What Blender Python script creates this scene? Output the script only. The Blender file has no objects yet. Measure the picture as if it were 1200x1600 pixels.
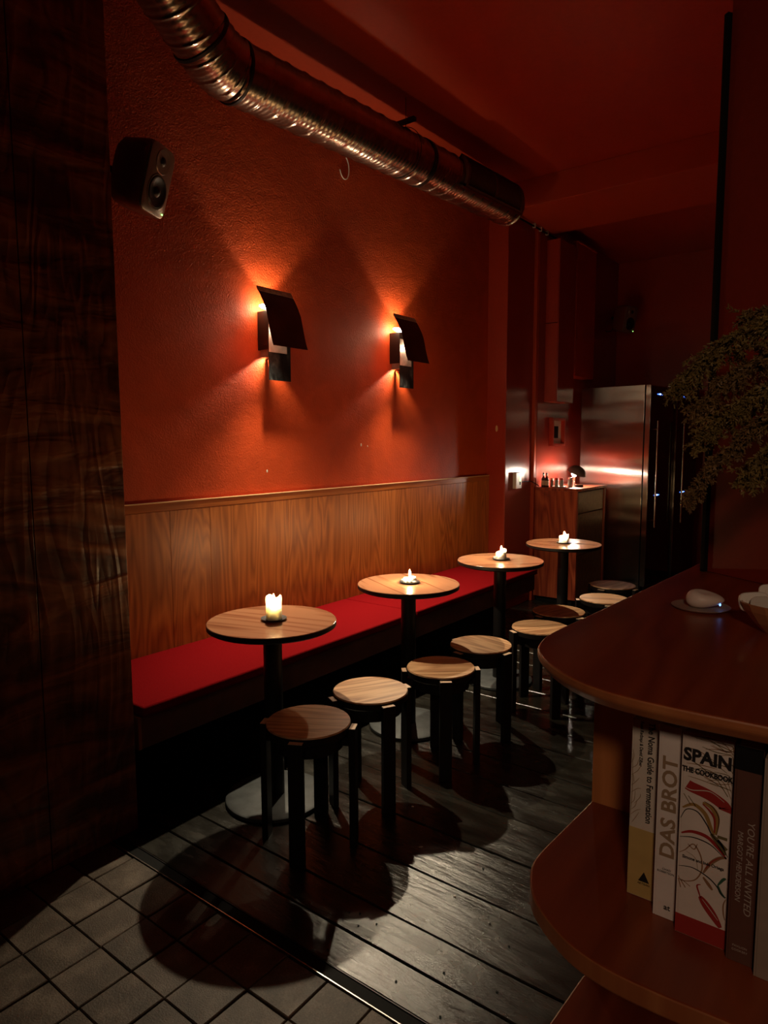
import bpy, bmesh, math, random
from mathutils import Vector, Matrix, noise
PI = math.pi
R = math.radians
random.seed(7)
scene = bpy.context.scene
COL = scene.collection

# ---------------------------------------------------------------- camera
cam_d = bpy.data.cameras.new('camera')
cam = bpy.data.objects.new('camera', cam_d)
COL.objects.link(cam)
cam_d.sensor_fit = 'VERTICAL'
cam_d.sensor_height = 36.0
cam_d.lens = 1058.0 / 1600.0 * 36.0
cam_d.clip_start = 0.02
yaw, pitch, roll = R(37.123), R(5.829), R(-0.2)
cam.matrix_world = (Matrix.Translation((0, 0, 1.48)) @ Matrix.Rotation(yaw, 4, 'Z')
                    @ Matrix.Rotation(PI / 2 - pitch, 4, 'X') @ Matrix.Rotation(roll, 4, 'Z'))
scene.camera = cam

# ---------------------------------------------------------------- world, lights, exposure
world = bpy.data.worlds.new('world')
scene.world = world
world.use_nodes = True
bg = world.node_tree.nodes['Background']
bg.inputs[0].default_value = (1.0, 0.55, 0.35, 1)
bg.inputs[1].default_value = 0.004
vs = scene.view_settings
vs.view_transform = 'Standard'
vs.look = 'None'
vs.gamma = 1.0
vs.use_curve_mapping = False
vs.exposure = 0.0
WARM = (1.0, 0.82, 0.56)
SCONCE_UP = 12.0
SCONCE_DOWN = 118.0
SCONCE_WASH = 12.0
CANDLE = 1300.0
# warm fill spot without a fixture, added behind the camera to brighten the bar
ld = bpy.data.lights.new('bar_fill_spot', 'SPOT')
ld.energy = 36.0; ld.color = (1.0, 0.68, 0.45); ld.spot_size = R(72); ld.spot_blend = 0.9; ld.shadow_soft_size = 0.12
lo = bpy.data.objects.new('bar_fill_spot', ld); COL.objects.link(lo)
lo.location = (0.55, -1.1, 2.35)
lo.rotation_euler = (Vector((0.55, -1.1, 2.35)) - Vector((0.0, 1.6, 1.35))).to_track_quat('Z', 'Y').to_euler()

# ---------------------------------------------------------------- material helpers
def newmat(name):
    m = bpy.data.materials.new(name); m.use_nodes = True
    nt = m.node_tree; return m, nt, nt.nodes['Principled BSDF']
def N(nt, t, **kw):
    n = nt.nodes.new(t)
    for k, v in kw.items():
        if k.startswith('i_'): n.inputs[k[2:].replace('_', ' ')].default_value = v
        else: setattr(n, k, v)
    return n
def L(nt, a, b): nt.links.new(a, b)
def coords(nt, scale=(1, 1, 1), rnd=True):
    tc = N(nt, 'ShaderNodeTexCoord'); mp = N(nt, 'ShaderNodeMapping')
    mp.inputs['Scale'].default_value = scale
    if rnd:
        oi = N(nt, 'ShaderNodeObjectInfo'); mu = N(nt, 'ShaderNodeMath', operation='MULTIPLY'); mu.inputs[1].default_value = 37.0
        L(nt, oi.outputs['Random'], mu.inputs[0])
        cb = N(nt, 'ShaderNodeCombineXYZ'); L(nt, mu.outputs[0], cb.inputs[0]); L(nt, mu.outputs[0], cb.inputs[1]); L(nt, mu.outputs[0], cb.inputs[2])
        ad = N(nt, 'ShaderNodeVectorMath', operation='ADD'); L(nt, tc.outputs['Object'], ad.inputs[0]); L(nt, cb.outputs[0], ad.inputs[1])
        L(nt, ad.outputs[0], mp.inputs['Vector'])
    else:
        L(nt, tc.outputs['Object'], mp.inputs['Vector'])
    return mp.outputs[0]
def ramp(nt, fac, stops):
    r = N(nt, 'ShaderNodeValToRGB'); e = r.color_ramp.elements
    while len(e) < len(stops): e.new(0.5)
    for i, (p, c) in enumerate(stops):
        e[i].position = p; e[i].color = (c[0], c[1], c[2], 1)
    L(nt, fac, r.inputs[0]); return r.outputs[0]
def bump(nt, h, b, strength, dist=0.01):
    n = N(nt, 'ShaderNodeBump'); n.inputs['Strength'].default_value = strength; n.inputs['Distance'].default_value = dist
    L(nt, h, n.inputs['Height']); L(nt, n.outputs[0], b.inputs['Normal']); return n
def plain(name, c, rough=0.5, metal=0.0, spec=0.5, var=0.0, nb=0.0, nscale=40):
    m, nt, b = newmat(name)
    b.inputs['Base Color'].default_value = (*c, 1); b.inputs['Roughness'].default_value = rough
    b.inputs['Metallic'].default_value = metal; b.inputs['Specular IOR Level'].default_value = spec
    v = coords(nt)
    nz = N(nt, 'ShaderNodeTexNoise'); nz.inputs['Scale'].default_value = nscale; nz.inputs['Detail'].default_value = 5
    L(nt, v, nz.inputs['Vector'])
    if var:
        L(nt, ramp(nt, nz.outputs[0], [(0.3, [x * (1 - var) for x in c]), (0.7, [min(1, x * (1 + var)) for x in c])]), b.inputs['Base Color'])
    if nb: bump(nt, nz.outputs[0], b, nb, 0.004)
    return m
def wood(name, c1, c2, c3, axis='z', rough=0.35, scale=1.0, rings=9.0, fine=90, contrast=1.0, spec=0.5, warp=1.0):
    """grain runs along axis"""
    m, nt, b = newmat(name)
    s = {'x': (0.12, 1, 1), 'y': (1, 0.12, 1), 'z': (1, 1, 0.12)}[axis]
    v = coords(nt, tuple(k * scale for k in s))
    n1 = N(nt, 'ShaderNodeTexNoise'); n1.inputs['Scale'].default_value = 3.2; n1.inputs['Detail'].default_value = 3 ; n1.inputs['Roughness'].default_value = 0.5; n1.inputs['Distortion'].default_value = 0.25 * warp
    L(nt, v, n1.inputs['Vector'])
    mu = N(nt, 'ShaderNodeMath', operation='MULTIPLY'); mu.inputs[1].default_value = rings * 6; L(nt, n1.outputs[0], mu.inputs[0])
    sn = N(nt, 'ShaderNodeMath', operation='PINGPONG'); sn.inputs[1].default_value = 1.0; L(nt, mu.outputs[0], sn.inputs[0])
    s2 = {'x': (0.03, 1, 1), 'y': (1, 0.03, 1), 'z': (1, 1, 0.03)}[axis]
    v2 = coords(nt, tuple(k * scale for k in s2))
    n2 = N(nt, 'ShaderNodeTexNoise'); n2.inputs['Scale'].default_value = fine; n2.inputs['Detail'].default_value = 4
    L(nt, v2, n2.inputs['Vector'])
    n3 = N(nt, 'ShaderNodeTexNoise'); n3.inputs['Scale'].default_value = 2.0; n3.inputs['Detail'].default_value = 2
    L(nt, v, n3.inputs['Vector'])
    mx = N(nt, 'ShaderNodeMath', operation='MULTIPLY_ADD'); mx.inputs[1].default_value = 0.45 * contrast; L(nt, sn.outputs[0], mx.inputs[0])
    m2 = N(nt, 'ShaderNodeMath', operation='MULTIPLY_ADD'); m2.inputs[1].default_value = 0.75 * contrast; m2.inputs[2].default_value = -0.12 * contrast
    L(nt, n2.outputs[0], m2.inputs[0]); L(nt, m2.outputs[0], mx.inputs[2])
    m3 = N(nt, 'ShaderNodeMath', operation='MULTIPLY_ADD'); m3.inputs[1].default_value = 0.5; L(nt, n3.outputs[0], m3.inputs[0])
    sb = N(nt, 'ShaderNodeMath', operation='SUBTRACT'); sb.inputs[1].default_value = 0.25; L(nt, mx.outputs[0], sb.inputs[0])
    L(nt, sb.outputs[0], m3.inputs[2])
    L(nt, ramp(nt, m3.outputs[0], [(0.1, c1), (0.5, c2), (0.85, c3)]), b.inputs['Base Color'])
    b.inputs['Roughness'].default_value = rough; b.inputs['Specular IOR Level'].default_value = spec
    bump(nt, m3.outputs[0], b, 0.12, 0.002)
    return m
def emis(name, c, s):
    m, nt, b = newmat(name)
    b.inputs['Base Color'].default_value = (*c, 1); b.inputs['Emission Color'].default_value = (*c, 1); b.inputs['Emission Strength'].default_value = s
    return m

# painted plaster: smooth low down, trowelled and pitted above
def plaster(name, c, rough, k=1.0):
    m, nt, b = newmat(name)
    v = coords(nt, rnd=False)
    n1 = N(nt, 'ShaderNodeTexNoise'); n1.inputs['Scale'].default_value = 3.0; n1.inputs['Detail'].default_value = 8; n1.inputs['Distortion'].default_value = 1.6
    n2 = N(nt, 'ShaderNodeTexNoise'); n2.inputs['Scale'].default_value = 120; n2.inputs['Detail'].default_value = 4; n2.inputs['Distortion'].default_value = 0.4
    mp = N(nt, 'ShaderNodeMapping'); mp.inputs['Scale'].default_value = (1, 0.55, 1); mp.inputs['Rotation'].default_value = (0.6, 0, 0)
    n4 = N(nt, 'ShaderNodeTexNoise'); n4.inputs['Scale'].default_value = 9; n4.inputs['Detail'].default_value = 7; n4.inputs['Distortion'].default_value = 0.9
    L(nt, v, n1.inputs['Vector']); L(nt, v, n2.inputs['Vector']); L(nt, v, mp.inputs['Vector']); L(nt, mp.outputs[0], n4.inputs['Vector'])
    sx = N(nt, 'ShaderNodeSeparateXYZ'); L(nt, v, sx.inputs[0])
    mr = N(nt, 'ShaderNodeMapRange'); mr.inputs[1].default_value = 2.1; mr.inputs[2].default_value = 2.9; mr.inputs[3].default_value = 0.25; mr.inputs[4].default_value = 1.3
    L(nt, sx.outputs[2], mr.inputs[0])
    a = N(nt, 'ShaderNodeMath', operation='MULTIPLY_ADD'); a.inputs[1].default_value = 1.1; L(nt, n4.outputs[0], a.inputs[0])
    a2 = N(nt, 'ShaderNodeMath', operation='MULTIPLY'); a2.inputs[1].default_value = 1.0; L(nt, n2.outputs[0], a2.inputs[0]); L(nt, a2.outputs[0], a.inputs[2])
    a3 = N(nt, 'ShaderNodeMath', operation='MULTIPLY'); L(nt, a.outputs[0], a3.inputs[0]); L(nt, mr.outputs[0], a3.inputs[1])
    bump(nt, a3.outputs[0], b, 0.9 * k, 0.009)
    L(nt, ramp(nt, n1.outputs[0], [(0.25, [x * 0.86 for x in c]), (0.75, [x * 1.12 for x in c])]), b.inputs['Base Color'])
    b.inputs['Roughness'].default_value = rough
    b.inputs['Specular IOR Level'].default_value = 0.25
    return m

M = {}
M['wall'] = plaster('terracotta_plaster', (0.50, 0.062, 0.012), 0.56)
M['wall_smooth'] = plain('oxblood_paint', (0.40, 0.040, 0.014), 0.38, var=0.06, nb=0.08, nscale=60)
M['gloss_red'] = plain('gloss_oxblood_paint', (0.30, 0.035, 0.02), 0.21, spec=0.6, nb=0.10, nscale=70)
M['ceil'] = plain('ceiling_paint', (0.42, 0.042, 0.012), 0.40, var=0.05)
M['beam'] = plain('beam_paint', (0.50, 0.065, 0.017), 0.45)
M['oak'] = wood('cherry_veneer', (0.28, 0.070, 0.010), (0.50, 0.145, 0.026), (0.66, 0.22, 0.045), 'z', 0.36, 1.0, 9, 60, 0.9)
M['oak_y'] = wood('cherry_rail', (0.30, 0.075, 0.012), (0.46, 0.13, 0.024), (0.58, 0.18, 0.04), 'y', 0.30, 1.0, 5, 60, 0.7)
M['lip'] = plain('pale_edge_lipping', (0.80, 0.50, 0.24), 0.35)
M['bar'] = wood('stained_cherry', (0.17, 0.028, 0.009), (0.27, 0.055, 0.016), (0.34, 0.080, 0.023), 'y', 0.33, 0.9, 4, 40, 0.8)
M['bar_edge'] = wood('bar_edge_wood', (0.34, 0.10, 0.035), (0.46, 0.17, 0.06), (0.55, 0.22, 0.08), 'z', 0.4, 1.0, 3, 40, 0.6)
M['bar_panel'] = wood('bar_panel_wood', (0.46, 0.16, 0.05), (0.62, 0.24, 0.08), (0.72, 0.30, 0.10), 'z', 0.45, 1.0, 4, 50, 0.6)
M['seat_wood'] = wood('stool_seat_veneer', (0.24, 0.11, 0.05), (0.47, 0.25, 0.12), (0.66, 0.40, 0.21), 'x', 0.38, 1.6, 4, 55, 1.25)
M['top_wood'] = wood('table_top_veneer', (0.10, 0.032, 0.017), (0.34, 0.125, 0.060), (0.54, 0.25, 0.13), 'x', 0.19, 1.0, 2, 26, 1.9, spec=0.6, warp=7)
M['cab_wood'] = wood('mahogany', (0.14, 0.018, 0.008), (0.38, 0.062, 0.024), (0.56, 0.12, 0.045), 'z', 0.4, 1.3, 3, 60, 1.2)
M['drawer'] = plain('brushed_brown_fronts', (0.24, 0.13, 0.06), 0.42, 0.25, var=0.25, nscale=26)
M['black'] = plain('black_lacquer', (0.008, 0.007, 0.007), 0.45, spec=0.35)
M['matte_black'] = plain('matte_black', (0.006, 0.006, 0.006), 0.75, spec=0.2)
M['dark_metal'] = plain('dark_powder_coat', (0.016, 0.013, 0.012), 0.38, 0.3)
M['steel_base'] = plain('grey_steel_disc', (0.060, 0.066, 0.068), 0.58, 0.25, var=0.3, nscale=18)
M['endgrain'] = plain('pale_end_grain', (0.62, 0.42, 0.27), 0.5, var=0.2, nscale=80)
M['cushion'] = plain('crimson_wool', (0.20, 0.004, 0.006), 0.95, spec=0.03, var=0.15, nb=0.5, nscale=260)
M['piping'] = plain('dark_red_piping', (0.12, 0.006, 0.008), 0.9, spec=0.1)
M['bench'] = plain('bench_front_stain', (0.13, 0.035, 0.016), 0.55, var=0.2, nscale=12)
M['duct'] = plain('galvanised_steel', (0.50, 0.43, 0.35), 0.24, 1.0, var=0.18, nb=0.06, nscale=9)
M['steel'] = None
M['grille'] = plain('grille_paint', (0.16, 0.07, 0.045), 0.45, 0.3)
M['hood'] = plain('oxidised_hood', (0.110, 0.020, 0.010), 0.5, 0.4, var=0.3, nscale=9)
M['hood_in'] = plain('bright_steel_lining', (0.26, 0.24, 0.22), 0.40, 0.5, var=0.2, nscale=30)
M['white'] = plain('white_plastic', (0.75, 0.70, 0.62), 0.4)
M['grout'] = plain('dark_grout', (0.010, 0.008, 0.007), 0.9, spec=0.1)
M['spk'] = plain('speaker_shell', (0.24, 0.07, 0.045), 0.42, 0.2)
M['spk_face'] = plain('speaker_baffle', (0.30, 0.24, 0.20), 0.33, 0.6)
M['rubber'] = plain('woofer_rubber', (0.010, 0.009, 0.009), 0.35)
M['chrome'] = plain('chrome', (0.75, 0.68, 0.60), 0.26, 1.0)
M['glass_black'] = plain('black_door_glass', (0.004, 0.004, 0.006), 0.08, spec=0.5)
M['blue'] = emis('blue_display', (0.10, 0.28, 1.0), 6)
M['blue_w'] = emis('blue_white_digits', (0.45, 0.65, 1.0), 9)
M['blue_led'] = emis('blue_led', (0.15, 0.35, 1.0), 3.5)
M['green'] = emis('green_led', (0.35, 1.0, 0.2), 5)
M['white_led'] = emis('pale_led', (0.8, 1.0, 0.75), 4)
M['bulb'] = emis('sconce_bulb', (1.0, 0.80, 0.50), 130)
M['bulb2'] = emis('lamp_bulb', (1.0, 0.82, 0.66), 480)
M['flame'] = emis('candle_flame', (1.0, 0.66, 0.30), CANDLE)
M['wick'] = M['matte_black']

# brushed stainless
m, nt, b = newmat('brushed_stainless')
v = coords(nt, (6, 6, 160)); nz = N(nt, 'ShaderNodeTexNoise'); nz.inputs['Scale'].default_value = 2; nz.inputs['Detail'].default_value = 3
L(nt, v, nz.inputs['Vector'])
v2 = coords(nt, (0.8, 0.8, 4.2)); nz2 = N(nt, 'ShaderNodeTexNoise'); nz2.inputs['Scale'].default_value = 2.0; nz2.inputs['Detail'].default_value = 0
L(nt, v2, nz2.inputs['Vector'])
b.inputs['Base Color'].default_value = (0.56, 0.50, 0.45, 1); b.inputs['Metallic'].default_value = 1.0
L(nt, ramp(nt, nz.outputs[0], [(0.3, (0.20,) * 3), (0.7, (0.22,) * 3)]), b.inputs['Roughness'])
ad = N(nt, 'ShaderNodeMath', operation='MULTIPLY_ADD'); ad.inputs[1].default_value = 0.0; L(nt, nz.outputs[0], ad.inputs[0]); L(nt, nz2.outputs[0], ad.inputs[2])
bump(nt, ad.outputs[0], b, 1.0, 0.006)
b.inputs['Anisotropic'].default_value = 0.9
tg = N(nt, 'ShaderNodeTangent', direction_type='RADIAL', axis='Z'); L(nt, tg.outputs[0], b.inputs['Tangent'])
M['steel'] = m

# mottled steel plate of the sconces
m, nt, b = newmat('mottled_steel_plate')
v = coords(nt, (14, 14, 7)); nz = N(nt, 'ShaderNodeTexNoise'); nz.inputs['Scale'].default_value = 1.4; nz.inputs['Detail'].default_value = 8; nz.inputs['Distortion'].default_value = 1.2
L(nt, v, nz.inputs['Vector'])
L(nt, ramp(nt, nz.outputs[0], [(0.40, (0.006, 0.005, 0.005)), (0.60, (0.02, 0.02, 0.02)), (0.75, (0.09, 0.10, 0.095))]), b.inputs['Base Color'])
b.inputs['Metallic'].default_value = 0.5; b.inputs['Roughness'].default_value = 0.33
M['plate'] = m

# figured veneer of the left partition: vertical curls plus horizontal quilting
m, nt, b = newmat('figured_mahogany')
v = coords(nt, (1, 2.2, 0.55), rnd=False); nz = N(nt, 'ShaderNodeTexNoise'); nz.inputs['Scale'].default_value = 1.6; nz.inputs['Detail'].default_value = 3; nz.inputs['Distortion'].default_value = 0.7
L(nt, v, nz.inputs['Vector'])
mu = N(nt, 'ShaderNodeMath', operation='MULTIPLY'); mu.inputs[1].default_value = 22; L(nt, nz.outputs[0], mu.inputs[0])
pp = N(nt, 'ShaderNodeMath', operation='PINGPONG'); pp.inputs[1].default_value = 1.0; L(nt, mu.outputs[0], pp.inputs[0])
v3 = coords(nt, (1, 1.3, 5.5), rnd=False); nz3 = N(nt, 'ShaderNodeTexNoise'); nz3.inputs['Scale'].default_value = 1.5; nz3.inputs['Detail'].default_value = 3; nz3.inputs['Distortion'].default_value = 1.4; nz3.inputs['Roughness'].default_value = 0.45
L(nt, v3, nz3.inputs['Vector'])
ad = N(nt, 'ShaderNodeMath', operation='MULTIPLY_ADD'); ad.inputs[1].default_value = 0.13; L(nt, pp.outputs[0], ad.inputs[0]); L(nt, nz3.outputs[0], ad.inputs[2])
L(nt, ramp(nt, ad.outputs[0], [(0.40, (0.065, 0.014, 0.006)), (0.56, (0.19, 0.055, 0.020)), (0.72, (0.34, 0.12, 0.045))]), b.inputs['Base Color'])
b.inputs['Roughness'].default_value = 0.38; b.inputs['Specular IOR Level'].default_value = 0.7
bump(nt, ad.outputs[0], b, 0.75, 0.02)
M['figured'] = m

# floor boards: dark worn paint
m, nt, b = newmat('worn_dark_floorboard')
v = coords(nt, (1.6, 8, 1)); nz = N(nt, 'ShaderNodeTexNoise'); nz.inputs['Scale'].default_value = 2.6; nz.inputs['Detail'].default_value = 8; nz.inputs['Roughness'].default_value = 0.62
L(nt, v, nz.inputs['Vector'])
v2 = coords(nt, (1.3, 3.4, 1)); n2 = N(nt, 'ShaderNodeTexNoise'); n2.inputs['Scale'].default_value = 4; n2.inputs['Detail'].default_value = 8; n2.inputs['Distortion'].default_value = 0.3
L(nt, v2, n2.inputs['Vector'])
v3 = coords(nt, (4, 45, 1)); n3 = N(nt, 'ShaderNodeTexNoise'); n3.inputs['Scale'].default_value = 2.5; n3.inputs['Detail'].default_value = 5; n3.inputs['Distortion'].default_value = 0.6
L(nt, v3, n3.inputs['Vector'])
L(nt, ramp(nt, n2.outputs[0], [(0.3, (0.008, 0.0065, 0.0045)), (0.55, (0.016, 0.014, 0.010)), (0.75, (0.034, 0.031, 0.022))]), b.inputs['Base Color'])
L(nt, ramp(nt, n2.outputs[0], [(0.3, (0.20,) * 3), (0.7, (0.31,) * 3)]), b.inputs['Roughness'])
b.inputs['Specular IOR Level'].default_value = 0.7
ad = N(nt, 'ShaderNodeMath', operation='MULTIPLY_ADD'); ad.inputs[1].default_value = 0.12; L(nt, n3.outputs[0], ad.inputs[0]); L(nt, nz.outputs[0], ad.inputs[2])
bump(nt, ad.outputs[0], b, 0.55, 0.008)
M['plank'] = m

# old quarry tiles
m, nt, b = newmat('old_quarry_tile')
v = coords(nt); nz = N(nt, 'ShaderNodeTexNoise'); nz.inputs['Scale'].default_value = 9; nz.inputs['Detail'].default_value = 8
n2 = N(nt, 'ShaderNodeTexNoise'); n2.inputs['Scale'].default_value = 220; n2.inputs['Detail'].default_value = 3
L(nt, v, nz.inputs['Vector']); L(nt, v, n2.inputs['Vector'])
ad = N(nt, 'ShaderNodeMath', operation='MULTIPLY_ADD'); ad.inputs[1].default_value = 0.5; L(nt, n2.outputs[0], ad.inputs[0]); L(nt, nz.outputs[0], ad.inputs[2])
L(nt, ramp(nt, ad.outputs[0], [(0.5, (0.040, 0.026, 0.016)), (0.75, (0.095, 0.066, 0.044)), (1.0, (0.20, 0.15, 0.11))]), b.inputs['Base Color'])
b.inputs['Roughness'].default_value = 0.58
bump(nt, ad.outputs[0], b, 0.8, 0.003)
M['tile'] = m

# candle wax: lets the flame glow through
m, nt, b = newmat('candle_wax')
b.inputs['Base Color'].default_value = (0.96, 0.93, 0.85, 1); b.inputs['Roughness'].default_value = 0.45
b.inputs['Subsurface Weight'].default_value = 1.0; b.inputs['Subsurface Radius'].default_value = (1.0, 0.95, 0.85); b.inputs['Subsurface Scale'].default_value = 0.035
M['wax'] = m
# amber glass
m, nt, b = newmat('amber_cut_glass')
b.inputs['Base Color'].default_value = (0.62, 0.27, 0.12, 1); b.inputs['Roughness'].default_value = 0.14
b.inputs['Transmission Weight'].default_value = 0.2; b.inputs['IOR'].default_value = 1.5
M['amber'] = m
m, nt, b = newmat('clear_glass')
b.inputs['Base Color'].default_value = (0.9, 0.88, 0.82, 1); b.inputs['Roughness'].default_value = 0.03
b.inputs['Transmission Weight'].default_value = 1.0; b.inputs['IOR'].default_value = 1.45
M['glass'] = m

# ---------------------------------------------------------------- mesh helpers
class MB:
    def __init__(s): s.bm = bmesh.new()
    def box(s, x0, x1, y0, y1, z0, z1, mat=None):
        vs = [s.bm.verts.new(p) for p in ((x0, y0, z0), (x1, y0, z0), (x1, y1, z0), (x0, y1, z0), (x0, y0, z1), (x1, y0, z1), (x1, y1, z1), (x0, y1, z1))]
        if mat is not None:
            for v in vs: v.co = mat @ v.co
        for f in ((3, 2, 1, 0), (4, 5, 6, 7), (0, 1, 5, 4), (1, 2, 6, 5), (2, 3, 7, 6), (3, 0, 4, 7)):
            s.bm.faces.new([vs[i] for i in f])
        return s
    def prism(s, pts, z0, z1, axis='z'):
        def P(p, z):
            return {'z': (p[0], p[1], z), 'y': (p[0], z, p[1]), 'x': (z, p[0], p[1])}[axis]
        a = [s.bm.verts.new(P(p, z0)) for p in pts]; c = [s.bm.verts.new(P(p, z1)) for p in pts]
        n = len(pts)
        s.bm.faces.new(a[::-1]); s.bm.faces.new(c)
        for i in range(n): s.bm.faces.new([a[i], a[(i + 1) % n], c[(i + 1) % n], c[i]])
        return s
    def lathe(s, prof, seg=32, c=(0, 0, 0), mat=None, sx=1, sy=1):
        """prof: (r, z) list, closed by caps when r>0 at the ends"""
        rings = []
        for r, z in prof:
            if r < 1e-6: rings.append([s.bm.verts.new((c[0], c[1], c[2] + z))])
            else: rings.append([s.bm.verts.new((c[0] + r * sx * math.cos(2 * PI * i / seg), c[1] + r * sy * math.sin(2 * PI * i / seg), c[2] + z)) for i in range(seg)])
        if mat is not None:
            for rg in rings:
                for v in rg: v.co = mat @ v.co
        for a, b_ in zip(rings, rings[1:]):
            if len(a) == 1 and len(b_) == 1: continue
            for i in range(seg):
                j = (i + 1) % seg
                if len(a) == 1: s.bm.faces.new([a[0], b_[i], b_[j]])
                elif len(b_) == 1: s.bm.faces.new([a[i], a[j], b_[0]])
                else: s.bm.faces.new([a[i], a[j], b_[j], b_[i]])
        if len(rings[0]) > 1: s.bm.faces.new(rings[0][::-1])
        if len(rings[-1]) > 1: s.bm.faces.new(rings[-1])
        return s
    def tube(s, path, r, seg=8, caps=True):
        path = [Vector(p) for p in path]; rings = []
        up = Vector((0, 0, 1))
        for i, p in enumerate(path):
            t = (path[min(i + 1, len(path) - 1)] - path[max(i - 1, 0)]).normalized()
            if abs(t.dot(up)) > 0.98: up = Vector((1, 0, 0))
            a = t.cross(up).normalized(); c = a.cross(t).normalized(); up = c
            rr = r[i] if isinstance(r, (list, tuple)) else r
            rings.append([s.bm.verts.new(p + a * rr * math.cos(2 * PI * k / seg) + c * rr * math.sin(2 * PI * k / seg)) for k in range(seg)])
        for a, c in zip(rings, rings[1:]):
            for i in range(seg): s.bm.faces.new([a[i], a[(i + 1) % seg], c[(i + 1) % seg], c[i]])
        if caps: s.bm.faces.new(rings[0][::-1]); s.bm.faces.new(rings[-1])
        return s
    def ellip(s, c, rx, ry, rz, seg=20, rn=12, mat=None):
        prof = [(math.sin(PI * i / rn), -math.cos(PI * i / rn)) for i in range(rn + 1)]
        prof[0] = (0, -1); prof[-1] = (0, 1)
        T = Matrix.Translation(c) @ Matrix.Diagonal((rx, ry, rz, 1))
        if mat is not None: T = mat @ T
        return s.lathe(prof, seg, (0, 0, 0), T)
    def quad(s, *pts):
        s.bm.faces.new([s.bm.verts.new(p) for p in pts]); return s
    def build(s, name, mat, parent=None, smooth=False, bevel=0, seg=2, angle=40, loc=None, sub=0):
        bmesh.ops.recalc_face_normals(s.bm, faces=s.bm.faces[:])
        me = bpy.data.meshes.new(name); s.bm.to_mesh(me); s.bm.free()
        if mat is not None: me.materials.append(mat)
        o = bpy.data.objects.new(name, me); COL.objects.link(o)
        if parent is not None: o.parent = parent
        if loc is not None: o.location = loc
        if bevel:
            bv = o.modifiers.new('bevel', 'BEVEL'); bv.width = bevel; bv.segments = seg; bv.limit_method = 'ANGLE'; bv.angle_limit = R(35)
        if sub:
            sb = o.modifiers.new('sub', 'SUBSURF'); sb.levels = sub; sb.render_levels = sub
        if smooth:
            for p in me.polygons: p.use_smooth = True
            try: me.set_sharp_from_angle(angle=R(angle))
            except Exception: pass
        return o
def tag(o, label=None, cat=None, group=None, kind=None):
    if label: o['label'] = label
    if cat: o['category'] = cat
    if group: o['group'] = group
    if kind: o['kind'] = kind
    return o
def empty(name, loc=(0, 0, 0), rz=0.0):
    o = bpy.data.objects.new(name, None); COL.objects.link(o); o.location = loc; o.rotation_euler = (0, 0, rz); o.empty_display_size = 0.05
    return o
def box(name, mat, x0, x1, y0, y1, z0, z1, parent=None, bevel=0, **k):
    return MB().box(x0, x1, y0, y1, z0, z1).build(name, mat, parent, bevel=bevel, **k)
def struct(o): o['kind'] = 'structure'; return o
def copy_tree(o, parent=None):
    c = o.copy(); COL.objects.link(c); c.parent = parent
    for ch in list(o.children): copy_tree(ch, c)
    return c
def text_mesh(body, size, mat, parent, loc, ang, name='lettering', extr=0.0002, alignx='CENTER', sxy=(1, 1), shear=0.0, off=0.0):
    """flat lettering on a spine facing -y; ang turns it in the spine's plane"""
    cu = bpy.data.curves.new(name, 'FONT'); cu.body = body; cu.size = size; cu.align_x = alignx; cu.align_y = 'CENTER'; cu.extrude = extr; cu.shear = shear; cu.offset = off
    cu.resolution_u = 3
    tmp = bpy.data.objects.new('tmp_text', cu); COL.objects.link(tmp)
    dg = bpy.context.evaluated_depsgraph_get(); dg.update()
    me = bpy.data.meshes.new_from_object(tmp.evaluated_get(dg))
    bpy.data.objects.remove(tmp); me.name = name
    me.transform(Matrix.Rotation(PI / 2, 4, 'X') @ Matrix.Rotation(ang, 4, 'Z') @ Matrix.Diagonal((sxy[0], sxy[1], 1, 1)))
    me.materials.clear(); me.materials.append(mat)
    o = bpy.data.objects.new(name, me); COL.objects.link(o); o.parent = parent; o.location = loc
    return o

# ================================================================ SETTING
XW = -2.88          # plaster wall plane
YT = 1.285          # tiles end
# floor slab with real tiles and planks on it
fl = struct(box('floor', M['grout'], -2.9, 1.62, -2.5, 8.1, -0.06, -0.012))
tiles_rng = random.Random(3)
tile_me = []
for k in range(4):
    mb = MB(); h = 0.0756
    pts = []
    for (cx, cy) in ((-1, -1), (1, -1), (1, 1), (-1, 1)):
        pts.append((cx * h + tiles_rng.uniform(-.0012, .0012), cy * h * .99 + tiles_rng.uniform(-.0012, .0012)))
    mb.prism(pts, -0.014, 0.0)
    bmesh.ops.bevel(mb.bm, geom=[e for e in mb.bm.edges if all(v.co.z > -0.001 for v in e.verts)], offset=0.0025, segments=1, affect='EDGES')
    bmesh.ops.recalc_face_normals(mb.bm, faces=mb.bm.faces[:])
    me = bpy.data.meshes.new('tile'); mb.bm.to_mesh(me); mb.bm.free(); me.materials.append(M['tile']); tile_me.append(me)
for i in range(17):
    for j in range(9):
        o = bpy.data.objects.new('tile', tile_me[tiles_rng.randrange(4)]); COL.objects.link(o); o.parent = fl
        o.location = (-2.185 + 0.1555 * i + tiles_rng.uniform(-.0007, .0007), YT - 0.0775 - 0.154 * j, tiles_rng.uniform(-0.003, 0.0008))
        o.rotation_euler = (tiles_rng.uniform(-.008, .008), tiles_rng.uniform(-.008, .008), tiles_rng.choice([0, PI / 2, PI, -PI / 2]) + tiles_rng.uniform(-.006, .006))
ys = [1.333, 1.465, 1.605, 1.838, 2.083, 2.330, 2.545, 2.748]
while ys[-1] < 8.0: ys.append(ys[-1] + [0.235, 0.205, 0.245, 0.22][len(ys) % 4])
prng = random.Random(11)
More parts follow.
